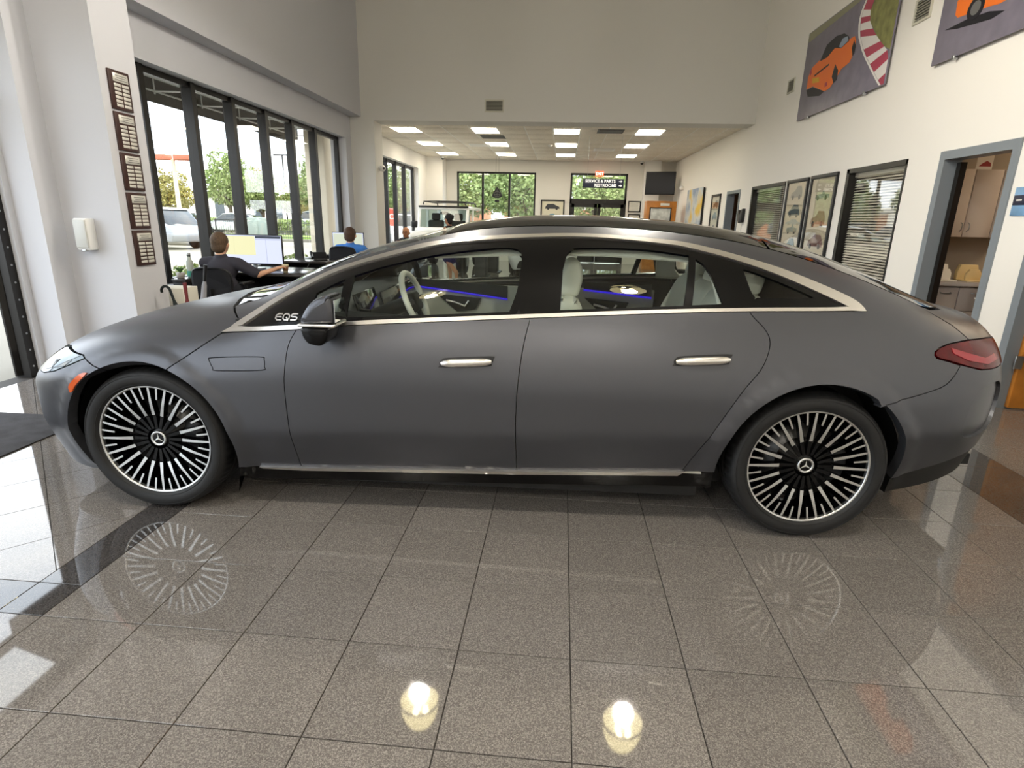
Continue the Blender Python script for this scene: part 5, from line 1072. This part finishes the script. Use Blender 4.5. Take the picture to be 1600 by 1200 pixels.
m_lfg = leafmat('leaf_mid', '#697d42', '#a5b074'); m_lfy = leafmat('leaf_yellow', '#838044', '#b3a865'); m_lfd = leafmat('leaf_deep', '#5b703c', '#95a56a'); m_bark = mat('bark', '#6b6152', .95, noise=(20, .3))
def crown_mesh(name, blobs, n, sz, mt, seed):
    rg = np.random.default_rng(seed); bw = np.array([b[3]*b[4]*b[5] for b in blobs]); ix = rg.choice(len(blobs), n, p=bw/bw.sum()); B = np.array(blobs)[ix]
    d = rg.normal(size=(n, 3)); d /= np.linalg.norm(d, axis=1, keepdims=True); P = B[:, :3]+d*B[:, 3:6]*(rg.uniform(.35, 1, (n, 1))**.45)
    a = rg.normal(size=(n, 3)); a /= np.linalg.norm(a, axis=1, keepdims=True); b = np.cross(a, rg.normal(size=(n, 3))); b /= np.linalg.norm(b, axis=1, keepdims=True); s = sz*rg.uniform(.6, 1.3, (n, 1))
    V = np.stack([P-a*s, P+b*s*.5, P+a*s, P-b*s*.5], 1).reshape(-1, 3); F = np.arange(4*n).reshape(-1, 4)
    me = bpy.data.meshes.new(name); me.from_pydata(V.tolist(), [], F.tolist()); me.materials.append(mt); return me
CB = [(0, 0, 3.6, 1.6, 1.6, 1.1), (-1.4, .2, 3.0, 1.3, 1.2, .9), (1.4, -.2, 3.1, 1.3, 1.2, .9), (.3, 1.1, 3.2, 1.2, 1.1, .9), (-.3, -1.1, 3.0, 1.2, 1.1, .9), (.6, .2, 4.5, 1.0, 1.0, .9), (-.7, -.2, 4.3, 1.0, 1.0, .8), (0, 0, 2.4, 1.9, 1.7, .7)]
crowns = [crown_mesh('crown', CB, 6500, .12, m_lfg, 1), crown_mesh('crown', [(x*1.15, y, z-.3, a, b, c*.9) for x, y, z, a, b, c in CB], 6500, .12, m_lfy, 2), crown_mesh('crown', [(x*.9, y, z*1.05, a, b, c*1.15) for x, y, z, a, b, c in CB], 6500, .12, m_lfd, 3)]
tk = MB(); tk.tube([(0, 0, -.2), (.03, 0, .8), (-.02, .03, 1.6), (.05, 0, 2.6), (0, 0, 4.0)], [.2, .16, .14, .09, .03], 10)
for k in range(6):
    a = k*1.05; tk.tube([(0, 0, 1.3+.12*k), (.5*math.cos(a), .5*math.sin(a), 2.0+.1*k), (1.2*math.cos(a), 1.2*math.sin(a), 2.9+.1*k)], [.09, .06, .02], 7)
me_tk = tk.mesh('trunk', m_bark)
TREES = [(-35.0, 50, 1.05, .95, 1, 'yellowish oak tree behind the red headed lamp post'), (-28.0, 48, 1.0, 1.10, 0, 'rounded green oak tree with a visible trunk above the fence'), (-27.3, 52, .98, .92, 0, 'green tree right of the trunk oak behind the utility box'), (-25.4, 56, .95, .86, 1, 'pale tree beside the tall thin light pole'), (-20.4, 49, 1.1, 1.02, 2, 'tree at the right end of the hedge by the outside column'), (-40.6, 54, .9, .86, 0, 'tree left of the lamp post by the first mullion'),
         (-14.6, 50, 1.1, .95, 2, 'tree behind the stop sign outside the back room'), (-9.6, 43, 1.0, .95, 0, 'tree seen through the farther panes of the back room side window'),
         (-5.6, 37, 1.15, .92, 0, 'tree in the left pane of the far window'), (-1.7, 30, 1.15, .82, 2, 'spreading tree with branches in the right pane of the far window'), (-2.7, 44, 1.2, 1.0, 1, 'yellow green tree in the middle pane of the far window'), (1.9, 37, 1.15, .86, 0, 'tree behind the left half of the glass doors'), (4.2, 44, 1.1, .95, 2, 'tree behind the right half of the glass doors'), (-17.6, 55, 1.1, .95, 1, 'tree in the gap between hedge and back room window')]
for x, y, sx, sz_, kd, lab in TREES:
    o = empty('tree', (x, y, GZ), x*1.7, lab, 'tree', 'trees around the car park'); o.scale = (sx, sx, sz_*1.12); obj('crown', crowns[kd], o); obj('trunk', me_tk, o)
def bushes(name, x0, x1, y0, y1, z0, z1, n, lab, mt, cat='hedge', sz=.09):
    rg = np.random.default_rng(int(abs(x0*100))); bl = []
    nx = max(1, int((x1-x0)/.8)); ny = max(1, int((y1-y0)/.8))
    for i in range(nx):
        for j in range(ny): bl.append((x0+(i+.5)*(x1-x0)/nx, y0+(j+.5)*(y1-y0)/ny, (z0+z1)/2, (x1-x0)/nx*.7, (y1-y0)/ny*.7, (z1-z0)/2*rg.uniform(.85, 1.12)))
    o = empty(name, (0, 0, 0), 0, lab, cat); obj('foliage', crown_mesh('foliage', bl, n, sz, mt, 5), o); return o
bushes('hedge', -30, -14.5, 44, 45.5, GZ, 1.15, 9000, 'clipped green hedge behind the grass strip', m_lfg, sz=.13); bushes('hedge', -45, -31, 44, 46, GZ, 1.0, 7000, 'green hedge behind the iron fence', m_lfd, sz=.13)
bushes('shrub_row', -5.75, -5.25, 6.2, 9.4, GZ, .74, 3500, 'low green shrubs outside the long window near the desk', m_lfg, 'shrub', .045); bushes('shrub_row', -5.75, -5.25, 9.9, 12.2, GZ, .70, 2600, 'low green shrubs outside the window by the blue shirt man', m_lfg, 'shrub', .045)
# lamp post with two red heads
o = empty('lamp_post', (-20.3, 29.9, GZ), 0, 'pale lamp post with two flat red heads in the car park', 'lamp post'); MB().tube([(0, 0, 0), (0, 0, 4.15)], [.13, .09], 12).build('pole', mat('post_cream', '#cfc2a4', .7), o); MB().box(-.5, .5, -.03, .03, 4.1, 4.17).build('cross_arm', mat('post_red', '#b4654a', .6), o)
for s in (-1, 1): MB().rbox(s*.62-.42, s*.62+.42, -.3, .3, 4.12, 4.38, .03).build('lamp_head', mat('post_red', '#b4654a', .6), o)
o = empty('light_pole', (-28.9, 60, GZ), 0, 'tall thin dark light pole with twin heads far away', 'lamp post'); MB().tube([(0, 0, 0), (0, 0, 7.3)], .08, 8).build('pole', m_blackp, o); MB().box(-.9, .9, -.1, .1, 7.25, 7.4).build('lamp_head', m_blackp, o)
# iron fence
o = empty('iron_fence', (0, 0, 0), 0, 'black iron fence along the car park', 'fence'); y = 34.0
for k in range(9): MB().box(-24.5+1.2*k-.03, -24.5+1.2*k+.03, y-.03, y+.03, GZ, 1.12).build('post', m_blackp, o)
for z in (.12, .95): MB().box(-24.5, -14.9, y-.015, y+.015, z-.02, z+.02).build('rail', m_blackp, o)
mb = MB()
for k in range(72): mb.box(-24.4+.133*k-.008, -24.4+.133*k+.008, y-.008, y+.008, 0, 1.08)
mb.build('bars', m_blackp, o, kind='stuff')
o = empty('utility_box', (-16.3, 30.7, GZ), .2, 'grey green utility box on a pad behind the monitor', 'utility box'); MB().rbox(-.55, .55, -.5, .5, .08, 1.35, .03).build('cabinet', mat('util_green', '#8d9a90', .7), o); MB().rbox(-.7, .7, -.65, .65, 0, .09, .02).build('pad', m_conc, o)
for s in (-1, 1): MB().rbox(s*.27-.24, s*.27+.24, -.515, -.498, .16, 1.2, .01).build('door', mat('util_green', '#8d9a90', .7), o)
# parked cars outside
def lotcar(x, y, rz, col, lab, tall=1.0):
    o = empty('parked_car', (x, y, GZ), rz, lab, 'car', 'cars in the car park'); mp = mat('lot_'+col[1:], col, .3, metal=.2, coat=.5); mg = mat('lot_glass', '#2b3236', .08, coat=.6)
    MB().prism([(-2.2,.35),(-2.25,.65),(-2.1,.88),(-1.0,.98*tall),(1.6,1.0*tall),(2.2,.92),(2.28,.6),(2.2,.32)], -.88, .88, 'y', r=.07, seg=3).build('body', mp, o)
    MB().prism([(-1.15,.95),(-.45,1.42*tall),(.2,1.5*tall),(1.3,1.46*tall),(2.0,.98)], -.74, .74, 'y', r=.08, seg=3).build('cabin', mg, o); MB().prism([(-.5,1.42*tall),(.2,1.505*tall),(1.35,1.46*tall),(1.3,1.52*tall),(.2,1.56*tall),(-.4,1.48*tall)], -.70, .70, 'y', r=.02).build('roof', mp, o)
    for wx in (-1.4, 1.35):
        for s in (-1, 1): w = MB().lathe([(0, -.1), (.2, -.11), (.31, -.1), (.33, -.06), (.33, .1), (.3, .12)], 20, 'y', (wx, s*.80, .33)).build('wheel', m_tyre, o); MB().lathe([(.0, -.115), (.19, -.118), (.2, -.10)] if s < 0 else [(.0, .125), (.19, .125), (.2, .10)], 16, 'y', (wx, s*.80, .33)).build('hub_cap', m_alu, w)
lotcar(-17.9, 24.6, math.radians(-20), '#8f9296', 'silver car parked outside left behind the bonnet', 1.12); lotcar(-29.4, 42.6, .1, '#eceae4', 'white car parked behind the fence by the oak', 1.0); lotcar(-35.5, 42.6, .0, '#e4e4e2', 'white car far left behind the lamp post', 1.15); lotcar(-22.6, 51.5, .0, '#dfe0df', 'white car behind the hedge, right of the utility box', 1.2); lotcar(-24.6, 42.2, .15, '#d4d6d8', 'pale car in front of the hedge beyond the iron fence', 1.0); lotcar(-17.4, 52, 0, '#c9cbcc', 'pale car behind the hedge near the window end', 1.25); lotcar(-9.3, 30.0, .5, '#e2e2e0', 'white car outside the back room side window', 1.1)
# stop sign
o = empty('stop_sign', (-7.15, 24.0, GZ), math.radians(12), 'red octagonal stop sign outside the back room window', 'sign'); mR = mat('stop_red', '#c8302e', .5); oc = [(.38*math.cos(PI/8+k*PI/4), .38*math.sin(PI/8+k*PI/4)+1.55) for k in range(8)]
MB().cyl((0, .03, 0), (0, .03, 1.9), .03).build('post', m_alu, o); MB().prism(oc, -.01, .01, 'y').build('plate', mR, o); MB().prism([(a*.94, (b-1.55)*.94+1.55) for a, b in oc], -.0125, -.010, 'y').build('border', mat('stop_white', '#f0eeea', .5), o); MB().prism([(a*.90, (b-1.55)*.90+1.55) for a, b in oc], -.015, -.0125, 'y').build('face', mR, o)
text('lettering', 'STOP', .30, mat('stop_white', '#f0eeea', .5), o, Matrix.Translation((0, -.017, 1.55)) @ RX, bold=.004)
# low buildings across the road
for x, y, w, h, col, lab in ((-16.5, 62, 16, 2.9, '#b87a55', 'low terracotta building across the road behind the stop sign'), (-60, 85, 40, 4.0, '#dad6cc', 'pale long building far behind the car park'), (1, 60, 14, 2.6, '#c98e6e', 'low brick building behind the far window trees')):
    o = empty('low_building', (x, y, GZ), 0, lab, 'building'); MB().box(-w/2, w/2, 0, 8, 0, h).build('wall', mat('bld_'+col[1:], col, .85), o); MB().rbox(-w/2-.3, w/2+.3, -.3, 8.3, h, h+.35, .05).build('roof', mat('bld_roof', '#e4dfd4', .8), o)
    for k in range(int(w/3)): MB().box(-w/2+1+3*k, -w/2+2.4+3*k, -.05, .02, .7, h-.7).build('window', mat('bld_glass', '#4a5458', .15), o)
# awning over the long window, outside column
o = empty('awning', (0, 0, 0), 0, 'dark fabric awning with white frame outside above the long window', 'awning'); m_awn = mat('awning_fabric', '#4b4640', .95, noise=(3, .2)); 
MB().add([(-5.02, 4.9, 3.72), (-5.02, 13.3, 3.72), (-6.0, 13.3, 3.34), (-6.0, 4.9, 3.34), (-5.02, 4.9, 3.735), (-5.02, 13.3, 3.735), (-6.0, 13.3, 3.355), (-6.0, 4.9, 3.355)], [(0, 1, 2, 3), (7, 6, 5, 4), (0, 3, 7, 4), (1, 5, 6, 2)]).build('canopy', m_awn, o); MB().box(-6.015, -6.0, 4.9, 13.3, 2.99, 3.36).build('valance', m_awn, o)
for z in (3.14, 3.32): MB().cyl((-5.98, 4.95, z), (-5.98, 13.25, z), .014, n=8).build('frame_rail', m_white, o)
MB().cyl((-5.12, 4.95, 3.12), (-5.12, 13.25, 3.12), .014, n=8).build('frame_rail', m_white, o)
for k in range(8): yy = 5.2+1.13*k; MB().tube([(-5.05, yy, 3.66), (-5.97, yy, 3.32), (-5.97, yy, 3.10)], .013, 6).tube([(-5.12, yy, 3.12), (-5.97, yy, 3.14)], .012, 6).build('frame_rib', m_white, o)
MB().rbox(-5.75, -5.30, 13.0, 13.5, GZ, 4.0, .02).build('column_outside', mat('stucco', '#d8cdb8', .9, bump=(40, .2)), kind='structure')

# ================================================================== VEHICLES IN THE BACK ROOM
def suv():
    o = empty('suv', (-3.46, 15.40, 0), 0, 'white boxy off road vehicle with black roof rack in the back room', 'car'); mw = mat('suv_white', '#e3e4e2', .3, coat=.6); mk = m_matblk
    MB().prism([(0,.55),(-.02,1.02),(.08,1.10),(1.35,1.16),(1.35,.50)], -.62, .62, 'x', r=.03, seg=3).build('bonnet', mw, o)
    MB().prism([(1.30,.45),(1.30,1.17),(4.0,1.20),(4.1,.50)], -.80, .80, 'x', r=.04, seg=3).build('body', mw, o)
    g_ = MB().rbox(-.60, .60, -.06, .02, .58, 1.02, .04).build('grille', mw, o)
    for k in range(7): MB().rbox(-.27+.09*k-.025, -.27+.09*k+.025, -.075, -.05, .66, .96, .015).build('grille_slot', mk, g_)
    for s in (-1, 1):
        MB().lathe([(0, -.09), (.09, -.085), (.105, -.06), (.10, -.05)], 24, 'y', (s*.46, 0, .84)).build('headlamp', m_lamp, o)
        MB().prism([(-.05,.72),(.02,.92),(.75,.95),(.95,.62),(.86,.60),(.72,.82),(.12,.82),(.05,.70)], s*.60, s*.90, 'x', r=.02).build('front_wing', mk, o)
        MB().prism([(2.75,.62),(2.9,.92),(3.7,.92),(3.9,.60),(3.8,.6),(3.62,.82),(2.98,.82),(2.86,.62)], s*.78, s*.90, 'x', r=.02).build('rear_wing', mk, o)
        for wy in (.42, 3.32): w = MB().lathe([(0, -.12), (.25, -.13), (.38, -.12), (.41, -.08), (.41, .1), (.38, .13), (.2, .13)], 32, 'x', (s*.74, wy, .41)).build('wheel', m_tyre, o); MB().lathe([(0, s*.14), (.22, s*.14), (.24, s*.11)], 24, 'x', (s*.74, wy, .41)).build('rim', m_alu, w)
        MB().prism([(1.38,1.16),(1.58,1.74),(1.66,1.76),(1.50,1.16)], s*.66, s*.74, 'x', r=.012).build('windscreen_pillar', mw, o); MB().prism([(2.45,1.17),(2.50,1.76),(2.60,1.76),(2.60,1.17)], s*.66, s*.73, 'x', r=.01).build('door_pillar', mw, o)
        MB().rbox(s*.86-.09, s*.86+.09, 1.50, 1.60, 1.18, 1.36, .03).build('door_mirror', mk, o); MB().prism([(1.55,1.19),(1.70,1.70),(2.46,1.72),(2.44,1.19)], s*.700, s*.706, 'x').build('side_window', m_cglass, o); MB().prism([(2.62,1.19),(2.62,1.72),(3.95,1.72),(4.0,1.19)], s*.700, s*.706, 'x').build('side_window', m_cglass, o)
        MB().tube([(s*.62, 1.7, 1.84), (s*.62, 1.78, 1.92), (s*.62, 3.6, 1.92), (s*.62, 3.7, 1.84)], .018, 8).build('rack_rail', mk, o)
        MB().rbox(s*.34-.24, s*.34+.24, 2.05, 2.18, .95, 1.40, .05).rbox(s*.34-.13, s*.34+.13, 2.08, 2.17, 1.40, 1.60, .04).build('front_seat', mk, o)
    MB().box(-.68, .68, 1.36, 1.42, 1.14, 1.20).build('windscreen_base', mw, o); MB().prism([(1.56,1.70),(1.60,1.80),(4.02,1.80),(4.05,1.71)], -.74, .74, 'x', r=.025, seg=3).build('roof', mw, o); MB().rbox(-.73, .73, 1.52, 1.60, 1.755, 1.80, .015).build('roof_edge', mk, o)
    MB().add([(-.66, 1.42, 1.19), (.66, 1.42, 1.19), (.66, 1.60, 1.72), (-.66, 1.60, 1.72)], [(0, 1, 2, 3)]).build('windscreen', m_cglass, o); MB().rbox(-.70, .70, 3.98, 4.05, 1.17, 1.74, .02).build('tailgate', mw, o)
    for yy in (1.80, 2.7, 3.55): MB().tube([(-.62, yy, 1.92), (-.3, yy, 1.935), (.3, yy, 1.935), (.62, yy, 1.92)], .014, 8).build('rack_bar', mk, o)
    MB().rbox(-.80, .80, -.30, -.08, .46, .60, .03).build('front_bumper', mk, o); MB().rbox(-.66, .66, 1.55, 1.9, .95, 1.16, .05).build('dashboard', mk, o); MB().rbox(-.12, .12, 1.64, 1.70, 1.56, 1.64, .02).build('rear_view_mirror', mk, o)
    for s in (-.3, .25): MB().tube([(s, 1.41, 1.20), (s+.1, 1.44, 1.26), (s+.32, 1.47, 1.32)], .008, 6).build('wiper', mk, o)
suv()
# white saloon behind: the grey car's own shapes in white
m_wpaint = paint('pearl_white_paint', '#e9ebea', .25, .0)
ev = copy_tree(car); ev['label'] = 'white saloon facing the camera behind the grey car, seen through its front window'; ev.location = (-.52, 16.25, 0); ev.rotation_euler = (0, 0, PI/2)
for ch in list(children(ev)):
    if ch.name.split('.')[0] in ('model_lettering',): bpy.data.objects.remove(ch); continue
    if ch.type == 'MESH' and ch.data.materials and ch.data.materials[0] == m_paint: ch.material_slots[0].link = 'OBJECT'; ch.material_slots[0].material = m_wpaint
# ================================================================== PEOPLE
def blob(name, parts, mt, parent, vox=.011, it=5, **kw):
    """one continuous skin grown round limbs and volumes"""
    mb = MB()
    for p in parts:
        if p[0] == 'e':
            k = len(mb.v); mb.ell((0, 0, 0), p[2], 20, 14); M = Matrix.Translation(p[1])
            if len(p) > 3: M = M @ Matrix.Rotation(p[3][0], 4, 'X') @ Matrix.Rotation(p[3][1], 4, 'Y') @ Matrix.Rotation(p[3][2], 4, 'Z')
            mb.xf(M, k)
        else:
            mb.tube(p[1], p[2], 14); 
            for q, r in zip(p[1], p[2] if isinstance(p[2], (list, tuple)) else [p[2]]*len(p[1])): mb.ell(q, (r, r, r), 14, 10)
    o = mb.build(name, mt, parent, **kw); rm = o.modifiers.new('skin', 'REMESH'); rm.mode = 'VOXEL'; rm.voxel_size = vox; rm.use_smooth_shade = True
    sm = o.modifiers.new('soften', 'SMOOTH'); sm.factor = .5; sm.iterations = it; return o
m_skin = mat('skin_light', '#cf9f82', .55); m_skin2 = mat('skin_tan', '#b98362', .55)
def hand(w, d, side, grip=.5):
    """palm and five fingers; w wrist, d pointing direction (horizontal)"""
    w = Vector(w); d = Vector(d).normalized(); up = Vector((0, 0, 1)); s = d.cross(up).normalized()*side; out = []
    pc = w+d*.055; out.append(('e', tuple(pc), (.042, .042, .018))); out.append(('t', [tuple(w), tuple(w+d*.09)], [.024, .024]))
    for i, L in enumerate((.068, .078, .072, .055)):
        a = w+d*.085+s*(.028-.019*i); b = a+d*L*.5+up*.006; c = b+d*L*.35-up*.018*grip*2; e = c+d*L*.15-up*.022*grip*2; out.append(('t', [tuple(a), tuple(b), tuple(c), tuple(e)], [.0095, .009, .0085, .0075]))
    a = w+d*.03+s*.036; out.append(('t', [tuple(a), tuple(a+d*.03+s*.022), tuple(a+d*.06+s*.022-up*.012)], [.0115, .0105, .009])); return out
def head(c, yaw, rx=.072, ry=.092, rz=.118):
    """skull, jaw, nose, ears; face toward yaw (0 = +y)"""
    c = Vector(c); f = Vector((-math.sin(yaw), math.cos(yaw), 0)); s = Vector((f.y, -f.x, 0)); P = lambda a, b, h: tuple(c+f*a+s*b+Vector((0, 0, h)))
    z = (0, 0, yaw)
    return [('e', P(-.008, 0, .025), (rx, ry, rz*.78), z), ('e', P(.022, 0, -.035), (rx*.80, ry*.72, rz*.66), z), ('t', [P(.085, 0, .012), P(.103, 0, -.018)], [.010, .014]), ('e', P(.006, rx, -.012), (.012, .022, .034), z), ('e', P(.006, -rx, -.012), (.012, .022, .034), z), ('e', P(.072, 0, -.062), (.026, .016, .010), z), ('e', P(.062, 0, -.098), (.026, .02, .018), z), ('t', [P(-.02, 0, -.06), P(-.03, 0, -.19)], [.054, .060])]
def face(c, yaw, parent, glasses=False):
    c = Vector(c); f = Vector((-math.sin(yaw), math.cos(yaw), 0)); s = Vector((f.y, -f.x, 0)); P = lambda a, b, h: tuple(c+f*a+s*b+Vector((0, 0, h)))
    for b in (-.031, .031): MB().ell(P(.078, b, .008), (.012, .012, .009), 12, 8).build('eye', mat('eye_dark', '#2a211c', .3), parent); MB().tube([P(.085, b-.018, .030), P(.089, b, .036), P(.085, b+.018, .030)], .004, 6).build('eyebrow', mat('brow', '#3b2b20', .8), parent)
    MB().tube([P(.088, -.024, -.062), P(.094, 0, -.064), P(.088, .024, -.062)], .005, 6).build('mouth', mat('lips', '#9a5a4e', .5), parent)
    if glasses:
        mb = MB()
        for b in (-.033, .033): mb.tube([P(.097, b+.024*math.cos(t), .006+.019*math.sin(t)) for t in [2*PI*k/14 for k in range(14)]], .003, 5, closed=True)
        mb.tube([P(.099, -.01, .01), P(.099, .01, .01)], .003, 5); mb.build('glasses', m_blackp, parent)
def seated(loc, rz, lab, shirt, hairc, right_hand=None, hair=True, skin=m_skin, glasses=False, dy=0):
    """figure sitting, facing local +y, seat at z 0.50"""
    o = empty('person', loc, rz, lab, 'person'); hc = Vector((0, .02+dy, 1.10))
    sh = .865; parts = head(hc, 0, .086, .104, .135)
    rh = Vector(right_hand) if right_hand else Vector((.22, .42, .775)); lh = Vector((-.22, .42, .775))
    arms = []
    for s, h_ in ((1, rh), (-1, lh)):
        S_ = Vector((s*.195, 0, sh)); d = (h_-S_); el = S_+d*.46+Vector((s*.05, -.06, -.10)); wr = el+(h_-el)*.86
        arms.append((S_, el, wr, h_, s)); parts += [('t', [tuple(S_), tuple(el), tuple(wr)], [.052, .042, .028])]+hand(wr, (h_-wr) if (h_-wr).length > .01 else (h_-el), -s)
    parts += [('e', (0, 0, .80), (.17, .11, .16)), ('e', (0, -.02, .60), (.155, .115, .16))]
    for s in (-1, 1): parts += [('t', [(s*.10, 0, .54), (s*.13, .44, .54), (s*.13, .47, .12), (s*.13, .47, .07)], [.085, .065, .048, .04]), ('t', [(s*.13, .46, .05), (s*.135, .60, .04)], [.042, .034])]
    b = blob('body', parts, skin, o, .012)
    cl = [('e', (0, 0, .80), (.185, .125, .155)), ('e', (0, -.02, .60), (.175, .13, .15)), ('t', [(-.14, 0, .875), (.14, 0, .875)], [.075, .075]), ('t', [(0, -.005, .88), (0, .0, .945)], [.085, .070])]
    for S_, el, wr, h_, s in arms: cl += [('t', [tuple(S_), tuple(S_+(el-S_)*.85)], [.078, .062])]
    blob('shirt', cl, shirt, o, .013)
    blob('trousers', [x for s in (-1, 1) for x in [('t', [(s*.10, 0, .55), (s*.13, .44, .55), (s*.13, .475, .13)], [.10, .078, .062])]]+[('e', (0, -.01, .55), (.17, .13, .10))], mat('trousers_dark', '#23242b', .8), o, .014)
    for s in (-1, 1): blob('shoe', [('t', [(s*.13, .44, .05), (s*.135, .54, .05), (s*.135, .64, .04)], [.048, .046, .036])], m_blackp, o, .012)
    if hair: blob('hair', [('e', tuple(hc+Vector((0, -.022, .040))), (.096, .112, .112)), ('e', tuple(hc+Vector((0, -.055, -.03))), (.086, .066, .085))], hairc, o, .009, 3)
    else: blob('hair', [('e', tuple(hc+Vector((0, -.04, -.015))), (.091, .082, .06))], hairc, o, .009, 3)
    face(hc, 0, o, glasses); return o
m_brown = mat('hair_brown', '#54412e', .7, noise=(60, .35)); m_dbrown = mat('hair_dark_brown', '#4a3325', .7, noise=(60, .3)); m_blk = mat('hair_black', '#14100f', .6)
p_ = seated((-4.24, 6.93, 0), 0, 'man with brown hair in a charcoal shirt seen from behind at the first desk', mat('shirt_charcoal', '#34323a', .9, bump=(80, .2)), m_brown, (.56, .20, .80)); p_.scale = (1.08, 1, 1)
p_ = seated((-3.90, 10.52, 0), 0, 'man in a bright blue shirt seen from behind at the second desk', mat('shirt_blue', '#3f78c4', .9, bump=(80, .2)), m_dbrown, dy=.0); p_.scale = (1.15, 1.05, 1.02)
seated((-3.86, 14.30, 0), PI-.12, 'bald man with glasses sitting in the back room facing the camera', mat('shirt_dark', '#2a2c34', .9), mat('hair_grey', '#7a6a5c', .8), hair=False, skin=m_skin2, glasses=True)
# standing woman in a black dress, mid stride
def standing():
    o = empty('person', (-2.60, 13.45, 0), math.radians(60), 'woman in a short black dress with dark tied hair standing by the white vehicle', 'person'); hc = Vector((0, .05, 1.445))
    parts = head(hc, 0, .068, .088, .112)
    for s, hp_ in ((1, (.16, .26, 1.10)), (-1, (-.20, .05, .78))):
        S_ = Vector((s*.165, 0, 1.235)); h_ = Vector(hp_); el = S_+(h_-S_)*.5+Vector((s*.05, -.07, -.05)); parts += [('t', [tuple(S_), tuple(el), tuple(h_)], [.042, .035, .024])]+hand(h_, (h_-el), -s)
    parts += [('e', (0, 0, 1.15), (.145, .095, .17)), ('e', (0, 0, .92), (.155, .11, .15))]
    for s, ky, fy in ((1, .12, .10), (-1, -.02, -.24)): parts += [('t', [(s*.085, 0, .86), (s*.09, ky, .48), (s*.09, fy-.02, .26), (s*.09, fy-.03, .09)], [.088, .056, .050, .034]), ('t', [(s*.09, fy-.03, .055), (s*.095, fy+.10, .035)], [.036, .028])]
    blob('body', parts, m_skin2, o, .012)
    blob('dress', [('e', (0, 0, 1.15), (.155, .108, .17)), ('t', [(0, 0, 1.05), (0, 0, .90), (0, 0, .60)], [.13, .165, .185]), ('t', [(-.13, 0, 1.24), (.13, 0, 1.24)], [.055, .055])], mat('dress_black', '#121214', .85), o, .013)
    blob('hair', [('e', tuple(hc+Vector((0, -.025, .035))), (.082, .100, .098)), ('e', tuple(hc+Vector((0, -.115, .05))), (.05, .05, .055)), ('e', tuple(hc+Vector((0, -.06, -.05))), (.065, .06, .08))], m_blk, o, .009, 3); face(hc, 0, o)
    for s, fy in ((1, .10), (-1, -.24)): blob('shoe', [('t', [(s*.09, fy-.04, .03), (s*.095, fy+.12, .025)], [.034, .026])], m_blackp, o, .010)
standing()
